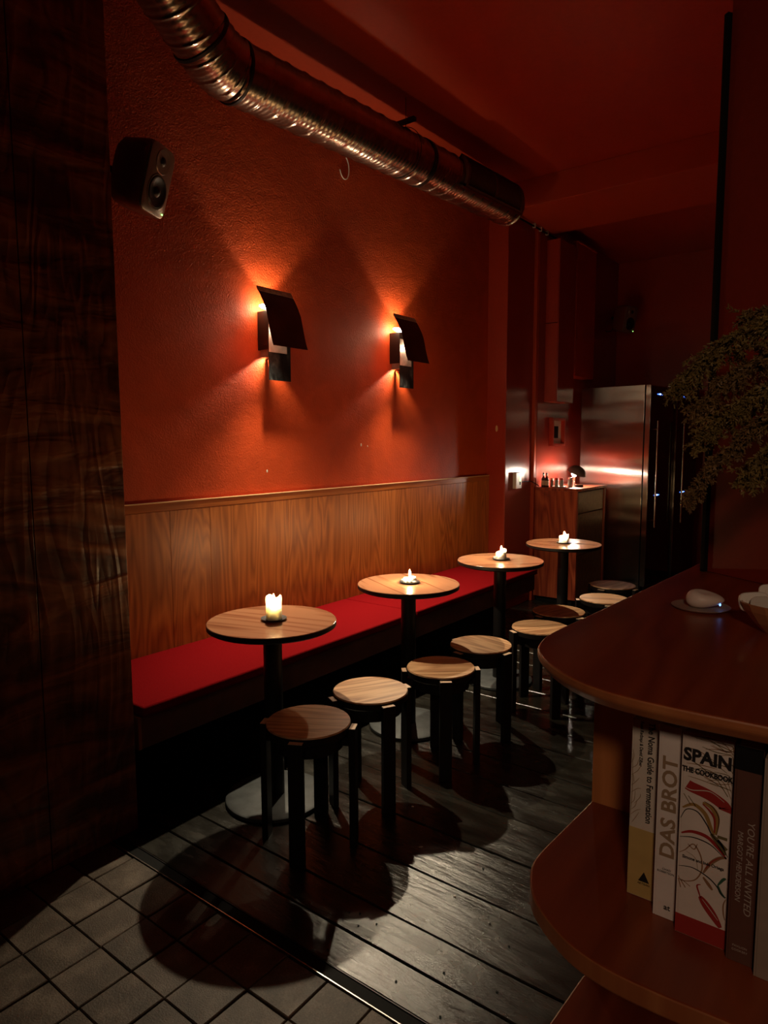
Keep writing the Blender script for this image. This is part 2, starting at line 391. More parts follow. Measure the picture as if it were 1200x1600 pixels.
for a, c in zip(ys, ys[1:]):
    mb = MB(); g = 0.0022
    # slightly wavy worn edges
    n = 40; top = []
    for k in range(n + 1):
        x = -2.88 + 4.5 * k / n
        top.append((x, a + g + prng.uniform(-.0012, .0012)))
    bot = [(-2.88 + 4.5 * k / n, c - g + prng.uniform(-.0012, .0012)) for k in range(n, -1, -1)]
    mb.prism(top + bot, -0.012, prng.uniform(-0.0015, 0.001))
    mb.build('plank', M['plank'], fl, bevel=0.003, seg=1)
for (x, y, r_, lb) in ((-1.497, 2.165, .006, 'tiny white paper scrap on the boards at the foot of the palest stool'), (-1.075, 1.795, .005, 'tiny white paper scrap on the bare boards near the bar')):
    o = MB().prism([(r_, 0), (r_ * .3, r_ * .7), (-r_, r_ * .2), (-r_ * .5, -r_ * .6)], 0.0, 0.0016).build('paper_scrap', M['white'], loc=(x, y, 0.0012))
    tag(o, lb, 'scrap', 'paper scraps on the floor')
# nail holes and heads near the front
for (x, y) in ((-1.30, 1.53), (-1.27, 1.545), (-1.20, 1.54), (-1.24, 1.50), (-1.02, 1.395), (-0.93, 1.50), (-0.83, 1.70), (-0.78, 1.53), (-1.25, 1.37), (-0.86, 1.37), (-0.92, 1.75), (-1.07, 1.98)):
    MB().lathe([(0.0035, 0), (0.003, 0.0016)], 8, (x, y, 0.0006)).build('nail', M['matte_black'], fl)
# threshold profile between tiles and boards
th = empty('threshold_strip', (0, 1.309, 0))
tag(th, 'dark metal threshold strip between quarry tiles and floorboards', 'threshold')
MB().box(-2.26, -0.47, -0.0215, 0.0215, -0.012, 0.001).build('channel', M['matte_black'], th)
MB().box(-2.26, -0.47, -0.0235, -0.0205, -0.012, 0.0045).build('edge_rail', M['chrome'], th)
MB().box(-2.26, -0.47, 0.0195, 0.0225, -0.012, 0.0035).build('edge_rail', M['dark_metal'], th)

wl = struct(box('wall_left', M['wall'], -3.0, XW, 1.3, 5.32, 0, 3.6))
# chips in the paint that show white
for (y, z, r) in ((2.696, 1.321, .006), (3.553, 1.467, .007), (3.622, 1.458, .004)):
    MB().lathe([(r, 0), (r * .7, .0012)], 9, (0, 0, 0), Matrix.Translation((XW, y, z)) @ Matrix.Rotation(PI / 2, 4, 'Y'), sx=1.6).build('paint_chip', M['white'], wl)
# thin ring of an old wire by the duct
MB().tube([(XW + .004, 3.40 + .045 * math.cos(t), 3.20 + .07 * math.sin(t)) for t in [R(200 + 12 * i) for i in range(20)]], 0.003, 6).build('wire_loop', M['white'], wl)
# pilaster and alcove
struct(box('wall_pilaster', M['wall_smooth'], -3.0, -2.70, 5.30, 5.82, 0, 3.6, bevel=0.004))
p = bpy.data.objects['wall_pilaster']
box('gloss_panel', M['gloss_red'], -2.70, -2.698, 5.305, 5.815, 0.05, 3.38, p)
MB().ellip((0, 0, 0), .012, .002, .028, 12, 8, Matrix.Translation((-2.785, 5.299, 1.60))).build('paint_chip', M['lip'], p)
struct(box('trim_1', M['beam'], -2.71, -2.668, 5.815, 5.86, 0, 3.385, bevel=0.003))
struct(box('wall_alcove', M['gloss_red'], -3.0, -2.665, 5.86, 8.1, 0, 3.6))
struct(box('wall_back', M['wall_smooth'], -3.0, 1.62, 7.98, 8.1, 0, 3.6))
struct(box('wall_right', M['wall_smooth'], 1.6, 1.72, -2.5, 8.1, 0, 3.6))
struct(box('wall_front', M['wall_smooth'], -3.0, 1.72, -2.6, -2.5, 0, 3.6))
struct(box('ceiling', M['ceil'], -3.0, 1.72, -2.6, 8.1, 3.6, 3.7))
struct(box('trim_2', M['beam'], -3.0, 1.62, 5.276, 6.1, 3.385, 3.6, bevel=0.003))
struct(box('ceiling_back', M['ceil'], -3.0, 1.62, 6.1, 8.0, 3.50, 3.6))

# left partition clad in figured veneer
wp = struct(box('wall_partition', M['matte_black'], -2.90, -2.275, -2.5, 1.392, 0, 3.6))
yy = [1.404, 1.070, 0.42, -0.23, -0.88, -1.53, -2.5]
for a, c in zip(yy, yy[1:]):
    o = box('veneer_panel', M['figured'], -2.275, -2.26, c + 0.0015, a - 0.0005 if a == 1.404 else a - 0.0015, 0.0, 3.6, wp, bevel=0.001)
box('end_panel', M['matte_black'], -2.88, -2.262, 1.392, 1.404, 0, 3.6, wp)

# pillar behind the bar top
u = Vector((0.835, -0.55)); nrm = Vector((0.55, 0.835))
A0 = Vector((-0.372, 1.857)); A1 = A0 + u * 0.62; A2 = A1 + nrm * 0.3; A3 = A0 + nrm * 0.22
struct(MB().prism([A0, A1, A2, A3], 1.1505, 3.6).build('wall_bar', plain('deep_red_pillar_paint', (0.25, 0.024, 0.010), 0.45, var=0.06, nb=0.08, nscale=60), bevel=0.002))
t = box('pillar_edge_strip', M['matte_black'], -0.0125, 0.0, -0.009, 0.012, 0, 1.335, bevel=0.001)
t.location = (A0.x - 0.001, A0.y - 0.002, 1.1505); t.rotation_euler = (0, 0, math.atan2(u.y, u.x))
tag(t, 'narrow black vertical metal strip on the left edge of the red pillar', 'trim strip')

# ================================================================ BENCH
bk = empty('backrest_panelling', (XW, 1.405, 0))
tag(bk, 'tall cherry veneer backrest panelling on the wall behind the red bench', 'panelling')
bn = empty('fitted_bench', (XW, 1.405, 0))
tag(bn, 'long dark built-in bench carrying the crimson cushions', 'bench')
bx, by = 0.0, 0.0   # local = world - (XW,1.405)
cuts = [1.407, 2.012, 2.257, 2.83, 3.382, 3.92, 4.42, 4.72, 5.298]
for a, c in zip(cuts, cuts[1:]):
    box('back_panel', M['oak'], 0.001, 0.030, a - 1.405 + .0008, c - 1.405 - .0008, 0.422, 1.150, bk, bevel=0.0008)
box('top_rail', M['oak_y'], 0.001, 0.031, 0.002, 3.893, 1.151, 1.190, bk, bevel=0.0015)
box('cap_board', M['wall_smooth'], 0.001, 0.024, 0.002, 3.893, 1.1905, 1.1945, bk)
box('lipping', M['lip'], 0.0245, 0.034, 0.002, 3.893, 1.1905, 1.197, bk, bevel=0.002)
box('seat_deck', M['bench'], 0.001, 0.575, 0.055, 3.66, 0.385, 0.42, bn)
box('front_board', M['bench'], 0.555, 0.580, 0.055, 3.66, 0.285, 0.418, bn, bevel=0.002)
box('end_board', M['bar_edge'], 0.30, 0.582, 0.04, 0.055, 0.285, 0.418, bn, bevel=0.002)
box('end_board', M['bench'], 0.30, 0.582, 3.645, 3.66, 0.285, 0.418, bn, bevel=0.002)
box('plinth', M['matte_black'], 0.001, 0.26, 0.01, 3.64, 0.0, 0.385, bn)
for i, (a, c, lb) in enumerate(((1.452, 3.330, 'long crimson seat cushion on the bench nearest the dark partition'),
                                (3.334, 5.065, 'crimson seat cushion on the bench nearest the pilaster and cabinet'))):
    cu = empty('bench_cushion', (-2.848, a, 0.42)); tag(cu, lb, 'cushion', 'crimson cushions along the bench')
    MB().box(0, 0.576, 0.001, c - a, 0.0, 0.042).build('cushion_pad', M['cushion'], cu, smooth=True, bevel=0.010, seg=3)
    MB().tube([(0.574, 0.01, 0.006), (0.574, c - a - 0.01, 0.006)], 0.005, 6).build('piping', M['piping'], cu)

# ================================================================ TABLES, CANDLES
def make_table():
    t = empty('bistro_table')
    MB().lathe([(0.250, 0.733), (0.262, 0.740), (0.262, 0.7575)], 64).build('edge_band', M['black'], t, smooth=True)
    MB().lathe([(0.2615, 0.7576), (0.2600, 0.760)], 64).build('table_top', M['top_wood'], t)
    MB().lathe([(0.038, 0.024), (0.038, 0.733)], 28).build('pole', M['black'], t, smooth=True)
    MB().lathe([(0.09, 0.722), (0.09, 0.733)], 24).build('mounting_plate', M['matte_black'], t)
    MB().lathe([(0.200, 0.001), (0.205, 0.004), (0.205, 0.016), (0.198, 0.020), (0.045, 0.024)], 56).build('base_disc', M['steel_base'], t, smooth=True)
    return t
TAB = [(-2.001, 1.883, 0.3), (-1.974, 2.815, -0.5), (-1.915, 3.715, 0.9), (-1.872, 4.60, 0.1)]
tlab = ['round bistro table nearest the camera, with the tall pillar candle',
        'round bistro table second from the camera, with a flat melted candle',
        'round bistro table third from the camera, at the end of the bench',
        'round bistro table farthest from the camera, before the mahogany cabinet']
T0 = make_table()
for i, (x, y, a) in enumerate(TAB):
    t = T0 if i == 0 else copy_tree(T0)
    t.location = (x, y, 0); t.rotation_euler = (0, 0, a); tag(t, tlab[i], 'table', 'bistro tables in a row along the bench')

def wax_body(mb, r, h, seed, seg=28, c=(0, 0)):
    rg = random.Random(seed)
    ph = [rg.uniform(0, 6.28) for _ in range(4)]
    def rim(t): return 1 + 0.22 * math.sin(t * 2 + ph[0]) * 0.5 + 0.18 * math.sin(t * 3 + ph[1]) * 0.5
    rings = []
    prof = [(r * 1.03, 0), (r * 1.0, h * .15), (r * .98, h * .55), (r, h * .85), (r * .97, h * .97), (r * .80, h * 1.0), (r * .62, h * .80), (r * .3, h * .74), (0, h * .74)]
    for (rr, z) in prof:
        if rr < 1e-6: rings.append([mb.bm.verts.new((c[0], c[1], z))]); continue
        ring = []
        for k in range(seg):
            t = 2 * PI * k / seg
            q = 1 + 0.05 * math.sin(3 * t + ph[2]) + 0.03 * math.sin(5 * t + ph[3])
            zz = z * (1 + (rim(t) - 1) * (0.5 if z > h * .8 else 0))
            ring.append(mb.bm.verts.new((c[0] + rr * q * math.cos(t), c[1] + rr * q * math.sin(t), zz)))
        rings.append(ring)
    for a, b_ in zip(rings, rings[1:]):
        for k in range(seg):
            j = (k + 1) % seg
            if len(b_) == 1: mb.bm.faces.new([a[k], a[j], b_[0]])
            else: mb.bm.faces.new([a[k], a[j], b_[j], b_[k]])
    mb.bm.faces.new(rings[0][::-1])
def flame_mesh(mb, c, s=1.0):
    prof = [(0, 0), (.0030, .002), (.0048, .007), (.0045, .013), (.0028, .020), (.0010, .026), (0, .029)]
    mb.lathe([(r * s, z * s) for r, z in prof], 14, c)
def candle(x, y, label, parts, wicks, saucer=0.052):
    c = empty('candle', (x, y, 0.7602)); tag(c, label, 'candle', 'lit candles on the bistro tables')
    MB().lathe([(saucer * .75, 0), (saucer, .005), (saucer * 1.02, .009), (saucer * .96, .009), (saucer * .70, .004), (0, .004)], 36).build('saucer', M['black'], c, smooth=True)
    mb = MB()
    for (px, py, r, h, s) in parts: wax_body(mb, r, h, s, c=(px, py))
    mb.build('wax', M['wax'], c, smooth=True, loc=(0, 0, 0.0042))
    for (px, py, z, s) in wicks:
        w = MB().tube([(px, py, z), (px + .001, py, z + .006), (px + .002, py + .001, z + .011)], 0.0009, 6).build('wick', M['wick'], c)
        mb = MB(); flame_mesh(mb, (px + .001, py, z + .006), s); mb.build('flame', M['flame'], c, smooth=True)
candle(-2.001, 1.893, 'tall thick pillar candle burning on the nearest bistro table', [(0, 0, .032, .092, 1)], [(0, 0, .070, 1.15)])
candle(-1.974, 2.825, 'candle melted to a flat puddle on the second table from the camera', [(0, 0, .034, .022, 2), (.012, .006, .018, .030, 3), (-.035, .0, .016, .010, 8), (.03, -.008, .016, .012, 9)], [(0, 0, .030, 1.2)])
candle(-1.915, 3.725, 'lumpy half burnt candle on the third table, near the bench end', [(0, 0, .030, .045, 4), (.014, .006, .016, .062, 5), (-.036, .0, .016, .012, 8)], [(0, 0, .046, 1.2)])
candle(-1.872, 4.61, 'short candle on the farthest bistro table', [(0, 0, .033, .052, 6), (.016, .008, .014, .060, 7)], [(0, 0, .044, 1.2)])

# ================================================================ STOOLS
def make_stool():
    s = empty('bar_stool')
    MB().lathe([(0.1555, 0.4545), (0.1535, 0.460)], 56).build('seat', M['seat_wood'], s)
    MB().lathe([(0.150, 0.424), (0.1560, 0.430), (0.1560, 0.4543)], 56).build('seat_rim', M['black'], s, smooth=True)
    MB().lathe([(0.130, 0.372), (0.130, 0.4240)], 40).build('apron', M['black'], s, smooth=True)
    for k in range(4):
        T = Matrix.Rotation(k * PI / 2, 4, 'Z')
        lg = MB().box(0.1565, 0.180, -0.027, 0.027, 0.001, 0.4470, T).build('leg', M['black'], s, bevel=0.0015)
        MB().box(0.1585, 0.1790, -0.025, 0.025, 0.4471, 0.4486, T).build('end_grain', M['endgrain'], lg)
        MB().box(0.125, 0.157, -0.018, 0.018, 0.380, 0.410, T).build('bracket', M['black'], lg)
    return s
ST = [(-1.680, 1.753, 28), (-1.693, 2.139, 63), (-1.614, 2.559, 40), (-1.638, 2.978, -12), (-1.530, 3.457, 55), (-1.592, 3.863, 70), (-1.485, 4.355, 30), (-1.580, 4.813, 81)]
slab = ['round black-legged wooden stool nearest the camera, seat half in shadow',
        'round black-legged stool with the palest, fully lit wooden seat',
        'round black-legged stool in front of the second table, back of its seat shaded',
        'round black-legged stool fourth from the camera, with clearly striped seat',
        'round black-legged stool partly cut off by the rounded bar corner',
        'round stool in the dark, beyond the striped one by the bar corner',
        'dim round stool before the farthest table, nearer of the last two',
        'dim round stool farthest from the camera, beside the mahogany cabinet']
S0 = make_stool()
for i, (x, y, a) in enumerate(ST):
    s = S0 if i == 0 else copy_tree(S0)
    s.location = (x, y, 0); s.rotation_euler = (0, 0, R(a)); tag(s, slab[i], 'stool', 'round stools facing the bench tables')

# ================================================================ SCONCES
def sconce(dy, dz, label):
    s = empty('wall_sconce', (XW, 2.68 + dy, 2.0 + dz)); tag(s, label, 'wall lamp', 'wall sconces above the bench')
    # local x off wall, y along wall, z from 2.0
    MB().box(0.001, 0.088, -0.035, 0.095, -0.005, 0.205).build('lamp_box', M['black'], s, bevel=0.0015)
    MB().box(0.020, 0.085, -0.034, -0.026, -0.045, -0.005).build('bracket_or_blocker_tab', M['hood_in'], s, bevel=0.001)
    MB().box(0.004, 0.086, 0.020, 0.040, -0.050, -0.044).box(0.078, 0.086, 0.020, 0.040, -0.044, -0.004).build('bracket_or_blocker_tab', M['dark_metal'], s)  # this tab is added to shade the middle strip of wall below the lamp
    MB().box(0.0885, 0.0925, -0.040, 0.128, -0.172, 0.155).build('front_plate', M['plate'], s, bevel=0.0008)
    MB().box(0.0927, 0.0945, -0.040, 0.098, -0.020, 0.160).build('reflector_plate', M['hood_in'], s, bevel=0.0006)
    # curved hood, an S in section
    prof = [(0.098, 0.318), (0.105, 0.300), (0.128, 0.268), (0.152, 0.225), (0.172, 0.180), (0.184, 0.130), (0.195, 0.080), (0.209, 0.030), (0.222, -0.005)]
    mb = MB(); th_ = 0.0022; out = []; inn = []
    for (x, z) in prof:
        out.append([mb.bm.verts.new((x + th_, y, z)) for y in (-0.128, 0.132)])
        inn.append([mb.bm.verts.new((x, y, z)) for y in (-0.128, 0.132)])
    for k in range(len(prof) - 1):
        mb.bm.faces.new([out[k][0], out[k][1], out[k + 1][1], out[k + 1][0]])
        mb.bm.faces.new([inn[k][0], inn[k + 1][0], inn[k + 1][1], inn[k][1]])
        for e in (0, 1): mb.bm.faces.new([out[k][e], inn[k][e], inn[k + 1][e], out[k + 1][e]])
    for k in (0, -1): mb.bm.faces.new([out[k][0], out[k][1], inn[k][1], inn[k][0]])
    hd = mb.build('hood', M['hood'], s, smooth=True, angle=50)
    # folded strip on the hood's top edge, its shine put into the pale colour
    MB().prism([(0.1005, 0.3165), (0.1085, 0.3000), (0.1175, 0.2880), (0.1190, 0.2890), (0.1100, 0.3015), (0.1020, 0.3180)], -0.126, 0.130, 'y').build('top_fold', plain('lit_steel_fold', (0.70, 0.64, 0.56), 0.4, 0.3, var=0.3, nscale=60), hd)
    MB().box(0.088, 0.178, 0.040, 0.046, 0.160, 0.166).build('hood_arm', M['dark_metal'], s)
    # bulbs
    MB().ellip((0.060, -0.012, 0.226), 0.014, 0.062, 0.014, 16, 10).build('bulb', M['bulb'], s, smooth=True)
    MB().ellip((0.125, 0.030, 0.105), 0.014, 0.014, 0.016, 16, 10).build('bulb', M['bulb'], s, smooth=True)
    for nm, loc, ax, e, ang in (('up_light', (0.070, 0.020, 0.235), Vector((0.10, 0, 1)), SCONCE_UP, 101), ('down_light', (0.160, -0.060, 0.060), Vector((0.62, 0.05, -1)), SCONCE_DOWN, 116), ('wall_wash', (0.048, 0.030, -0.010), Vector((0.0, -0.14, -1)), SCONCE_WASH, 116)):
        l = bpy.data.lights.new(nm, 'SPOT'); l.energy = e; l.color = WARM; l.spot_size = R(ang); l.spot_blend = 0.75 if nm == 'down_light' else 0.35; l.shadow_soft_size = {'up_light': 0.018, 'down_light': 0.014, 'wall_wash': 0.012}[nm]
        lo_ = bpy.data.objects.new(nm, l); COL.objects.link(lo_); lo_.parent = s; lo_.location = loc
        lo_.rotation_euler = (-ax).to_track_quat('Z', 'Y').to_euler()
    return s
sconce(0, 0, 'left of the two folded-metal wall lamps, nearer the dark partition')
sconce(1.23, 0.035, 'right of the two folded-metal wall lamps, nearer the pilaster')

# ================================================================ SPEAKERS
def make_speaker():
    s = empty('loudspeaker')
    # front faces +x; rounded shell lofted from back to front
    mb = MB(); rings = []
    def rr(hw, hh, k, x):
        pts = []
        for i in range(40):
            t = 2 * PI * i / 40; c_, s_ = math.cos(t), math.sin(t); e = 2 / k
            pts.append((x, hw * math.copysign(abs(c_) ** e, c_), hh * math.copysign(abs(s_) ** e, s_)))
        return pts
    for x, w, h, k in ((-0.178, 0.050, 0.09, 3.5), (-0.172, 0.068, 0.115, 4), (-0.14, 0.086, 0.134, 5), (-0.05, 0.094, 0.142, 6), (-0.010, 0.0945, 0.1425, 7), (-0.002, 0.092, 0.140, 7)):
        rings.append([mb.bm.verts.new(p_) for p_ in rr(w, h, k, x)])
    for a, c in zip(rings, rings[1:]):
        for i in range(40): mb.bm.faces.new([a[i], a[(i + 1) % 40], c[(i + 1) % 40], c[i]])
    mb.bm.faces.new(rings[0][::-1]); mb.bm.faces.new(rings[-1])
    mb.build('shell', M['spk'], s, smooth=True)
    mb = MB(); rings = []
    for x, w, h, k in ((-0.003, 0.0925, 0.1405, 7), (0.006, 0.0905, 0.1385, 7), (0.009, 0.086, 0.134, 7)):
        rings.append([mb.bm.verts.new(p_) for p_ in rr(w, h, k, x)])
    for a, c in zip(rings, rings[1:]):
        for i in range(40): mb.bm.faces.new([a[i], a[(i + 1) % 40], c[(i + 1) % 40], c[i]])
    mb.bm.faces.new(rings[0][::-1]); mb.bm.faces.new(rings[-1])
    bf = mb.build('baffle', M['spk_face'], s, smooth=True)
    TX = Matrix.Rotation(PI / 2, 4, 'Y')
    # tweeter horn
    MB().lathe([(0.052, 0.0), (0.049, 0.0035), (0.030, 0.0015), (0.018, 0.001), (0, 0.001)], 32, (0, 0, 0), Matrix.Translation((0.0092, 0, 0.078)) @ TX).build('waveguide', M['spk_face'], bf, smooth=True)
    MB().lathe([(0.019, 0.0), (0.017, 0.004), (0.009, 0.008), (0, 0.009)], 24, (0, 0, 0), Matrix.Translation((0.0105, 0, 0.078)) @ TX).build('tweeter', M['rubber'], s, smooth=True)
    MB().lathe([(0.071, 0.0), (0.071, 0.003), (0.067, 0.003), (0.066, 0.0)], 40, (0, 0, 0), Matrix.Translation((0.0092, 0, -0.045)) @ TX).build('woofer_ring', M['spk_face'], s, smooth=True)
    MB().lathe([(0.066, 0.001), (0.062, 0.006), (0.055, 0.006), (0.050, 0.002), (0.022, 0.0014), (0.016, 0.008), (0.008, 0.012), (0, 0.013)], 40, (0, 0, 0), Matrix.Translation((0.0092, 0, -0.045)) @ TX).build('woofer', M['rubber'], s, smooth=True)
    MB().ellip((0.0105, 0.070, -0.118), 0.002, 0.0042, 0.0036, 10, 6).build('status_light', M['green'], s)
    MB().tube([(-0.178, 0, 0), (-0.215, -0.01, 0.0), (-0.235, -0.03, 0.0)], 0.014, 10).build('bracket_arm', M['matte_black'], s, smooth=True)
    return s
sp1 = make_speaker()
sp1.location = (-2.575, 1.815, 2.590)
sp1.rotation_euler = (0, R(16), R(25))
tag(sp1, 'rounded studio loudspeaker with silver baffle mounted beside the dark partition', 'speaker', 'wall mounted loudspeakers')
MB().tube([(-0.16, -0.05, -0.10), (-0.17, -0.07, -0.14), (-0.21, -0.09, -0.15), (-0.26, -0.12, -0.11)], 0.004, 6).build('cable', M['matte_black'], sp1, smooth=True)
sp2 = copy_tree(sp1)
sp2.location = (-2.40, 7.60, 2.80); sp2.rotation_euler = (0, R(12), R(-22))
tag(sp2, 'small dark loudspeaker high in the far corner above the fridges', 'speaker', 'wall mounted loudspeakers')
bpy.context.view_layer.update()
for o, wpt, nrm_ in ((sp1, (-2.60, 1.4045, 2.54), 'y'), (sp2, (-2.52, 7.9795, 2.80), 'y')):
    inv = Matrix.Translation(o.location) @ o.rotation_euler.to_matrix().to_4x4(); inv = inv.inverted()
    a = Vector((-0.225, -0.02, 0)); b_ = inv @ Vector(wpt)
    MB().tube([a, a.lerp(b_, .5) + Vector((0, 0, .01)), b_], 0.012, 10).build('bracket_arm', M['matte_black'], o, smooth=True)
    d_ = -0.001 if wpt[1] > 5 else 0.001
    MB().box(wpt[0] - .04, wpt[0] + .04, wpt[1] - .003, wpt[1] + .003, wpt[2] - .05, wpt[2] + .05, inv).build('wall_plate', M['matte_black'], o)

# ================================================================ DUCT
dk = empty('ventilation_duct', (-2.6, 2.2, 3.24)); tag(dk, 'spiral galvanised ventilation duct running under the ceiling', 'duct')
def duct(path, name, mat, r=0.14, pitch=0.125, seg=64, step=0.005, caps=True, parent=dk, off=(-2.6, 2.2, 3.24)):
    P = [Vector(p_) - Vector(off) for p_ in path]
    ln = [0]
    for a, b_ in zip(P, P[1:]): ln.append(ln[-1] + (b_ - a).length)
    n = max(2, int(ln[-1] / step)); mb = MB(); rings = []; up = Vector((1, 0, 0.01))
    for i in range(n + 1):
        s = ln[-1] * i / n; k = 0
        while k < len(P) - 2 and ln[k + 1] < s: k += 1
        f = (s - ln[k]) / (ln[k + 1] - ln[k]); c = P[k].lerp(P[k + 1], f)
        t0 = (P[k + 1] - P[k]).normalized()
        k0 = max(0, k - 1); k1 = min(len(P) - 2, k + 1)
        tp = (P[k0 + 1] - P[k0]).normalized(); tn = (P[k1 + 1] - P[k1]).normalized()
        t = (tp.lerp(t0, min(1, f + .5)) if f < .5 else t0.lerp(tn, f - .5)).normalized()
        a = t.cross(up).normalized(); b2 = a.cross(t).normalized()
        ring = []
        for j in range(seg):
            th_ = 2 * PI * j / seg
            ph = ((s - pitch * j / seg) / pitch) % 1.0
            d = min(ph, 1 - ph) * pitch
            rr = r + (0.0048 * math.exp(-(d / 0.0042) ** 2)) + 0.0007 * math.cos(2 * PI * ph * 4)
            ring.append(mb.bm.verts.new(c + a * rr * math.cos(th_) + b2 * rr * math.sin(th_)))
        rings.append(ring)
    for a, c in zip(rings, rings[1:]):
        for j in range(seg): mb.bm.faces.new([a[j], a[(j + 1) % seg], c[(j + 1) % seg], c[j]])
    if caps: mb.bm.faces.new(rings[0][::-1]); mb.bm.faces.new(rings[-1])
    return mb.build(name, mat, parent, smooth=True, angle=60)
DA = Vector((-2.62, 2.27, 3.235)); DB = Vector((-2.545, 4.985, 3.315))
dd = (DB - DA).normalized()
J = DA + dd * 1.52
duct([DA, J], 'duct_section', M['duct'])
duct([J, DB], 'duct_section', M['duct'])
def ring(c, d, r, w, nm, mat, par=dk):
    T = Matrix.Translation(c - Vector((-2.6, 2.2, 3.24))) @ d.to_track_quat('Z', 'Y').to_matrix().to_4x4()
    return MB().lathe([(r - .006, -w / 2), (r, -w / 2), (r, w / 2), (r - .006, w / 2)], 64, (0, 0, 0), T).build(nm, mat, par, smooth=True)
ring(J, dd, 0.1465, 0.030, 'coupling_band', M['dark_metal'])
ring(DB, dd, 0.1450, 0.012, 'end_ring', M['chrome'])
ring(DB + dd * .001, dd, 0.1400, 0.010, 'end_cap', M['matte_black'])
# segmented elbow rising towards the ceiling
el = [DA]; d = -dd.copy()
targ = Vector((0.16, -0.84, 0.42)).normalized()
pts = [DA]
for k in range(3):
    d2 = (-dd).lerp(targ, (k + 1) / 3).normalized(); pts.append(pts[-1] + d2 * 0.065)
E1 = pts[-1]; E2 = E1 + targ * 0.42
duct(pts, 'elbow', M['duct'], r=0.143, pitch=0.065)
duct([E1, E2], 'duct_section', M['duct'])
targ2 = Vector((0.05, -0.98, 0.18)).normalized()
E3 = E2 + targ2 * 0.14; E4 = E3 + Vector((0, -0.5, 0.10))
duct([E2, E3, E4], 'duct_section', M['duct'], r=0.1405, pitch=0.125)
ring(DA + dd * .02, dd, 0.1475, 0.014, 'coupling_band', M['dark_metal'])
ring(E1, targ, 0.1475, 0.014, 'coupling_band', M['dark_metal'])
ring(E2, targ, 0.1475, 0.014, 'coupling_band', M['dark_metal'])
# hanger at the coupling
HG = J - Vector((-2.6, 2.2, 3.24))
MB().box(HG.x - .03, HG.x + .10, HG.y - .20, HG.y - .17, 0.205, 0.228).build('hanger_rail', M['dark_metal'], dk, bevel=.001)
MB().tube([(HG.x + .03, HG.y - .185, 0.13), (HG.x + .03, HG.y - .185, 0.3598)], 0.0022, 8).build('threaded_rod', M['dark_metal'], dk)
MB().tube([(HG.x + .03 + .17 * math.sin(t), HG.y - .185, HG.z + .1475 * math.cos(t) * 1.0) for t in [0]] + [(HG.x + .1475 * math.sin(t), HG.y - .185, HG.z + .1475 * math.cos(t)) for t in [R(a) for a in range(5, 360, 12)]], 0.0022, 6).build('hanger_strap', M['dark_metal'], dk)
# air grille on the room side
def onduct(y, ang, r):
    f = (y - DA.y) / (DB.y - DA.y); c = DA.lerp(DB, f)
    return Vector((c.x + r * math.cos(ang), y, c.z + r * math.sin(ang))) - Vector((-2.6, 2.2, 3.24))
def strip(mb, y0, y1, a0, a1, r0, r1, n=6):
    for k in range(n):
        t0 = a0 + (a1 - a0) * k / n; t1 = a0 + (a1 - a0) * (k + 1) / n
        vs_ = [mb.bm.verts.new(onduct(y, t, r)) for y in (y0, y1) for t in (t0, t1) for r in (r0, r1)]
        for f in ((0, 1, 3, 2), (4, 6, 7, 5), (0, 4, 5, 1), (2, 3, 7, 6), (0, 2, 6, 4), (1, 5, 7, 3)): mb.bm.faces.new([vs_[i] for i in f])
gr = MB(); a0, a1 = R(-34), R(50)
strip(gr, 4.13, 4.93, a0, a0 + R(6), 0.142, 0.168, 2); strip(gr, 4.13, 4.93, a1 - R(6), a1, 0.142, 0.168, 2)
strip(gr, 4.13, 4.155, a0, a1, 0.142, 0.168, 8); strip(gr, 4.905, 4.93, a0, a1, 0.142, 0.168, 8); strip(gr, 4.515, 4.545, a0, a1, 0.142, 0.162, 8)
g = gr.build('grille_frame', M['grille'], dk)
gb = MB(); strip(gb, 4.15, 4.91, a0, a1, 0.1415, 0.1455, 8); gb.build('grille_back', M['matte_black'], g)
y = 4.172
while y < 4.90:
    if not (4.505 < y < 4.55):
        m_ = MB(); strip(m_, y, y + .005, a0 + R(6), a1 - R(6), 0.146, 0.161, 5); m_.build('slat', M['grille'], g)
    y += 0.0225
gf = MB(); strip(gf, 4.11, 4.95, a0 - R(5), a0, 0.1455, 0.172, 1); gf.build('grille_flange', M['duct'], g)

# conduit with clips along the alcove ceiling
cd = empty('cable_conduit', (-2.66, 5.35, 3.36)); tag(cd, 'thin black conduit with white clips along the alcove ceiling edge', 'conduit')
MB().tube([(0, 0, 0), (0.02, 1.2, 0)], 0.008, 8).build('tube', M['matte_black'], cd)
for yy_ in (0.35, 0.48, 0.62):
    MB().box(-0.006, 0.018, yy_ - .008, yy_ + .008, -0.012, 0.024).build('clip', M['white'], cd)

# ================================================================ ALCOVE: cabinet, fridge, lamp, bottles
cb = empty('sideboard_cabinet', (-2.662, 5.84, 0)); tag(cb, 'mahogany drawer cabinet standing in the alcove beside the steel fridge', 'cabinet')
CW = 0.405; CDp = 0.70; CH = 1.040
MB().box(0, CW, 0, 0.018, 0.05, CH).build('side_panel', M['cab_wood'], cb, bevel=.001)
MB().box(0, CW + .012, CDp - .035, CDp, 0.0, CH).build('side_panel', M['cab_wood'], cb, bevel=.001)
MB().box(0, CW - .02, 0.018, CDp - .035, 0.05, CH).build('carcass', M['matte_black'], cb)
MB().box(0.02, CW - .04, 0.02, CDp - .04, 0.0, 0.05).build('plinth', M['matte_black'], cb)
for (z0, z1) in ((0.84, 1.030), (0.46, 0.834), (0.07, 0.454)):
    MB().box(CW - .019, CW + .002, 0.021, CDp - .038, z0, z1).build('drawer_front', M['drawer'], cb, bevel=.0015)
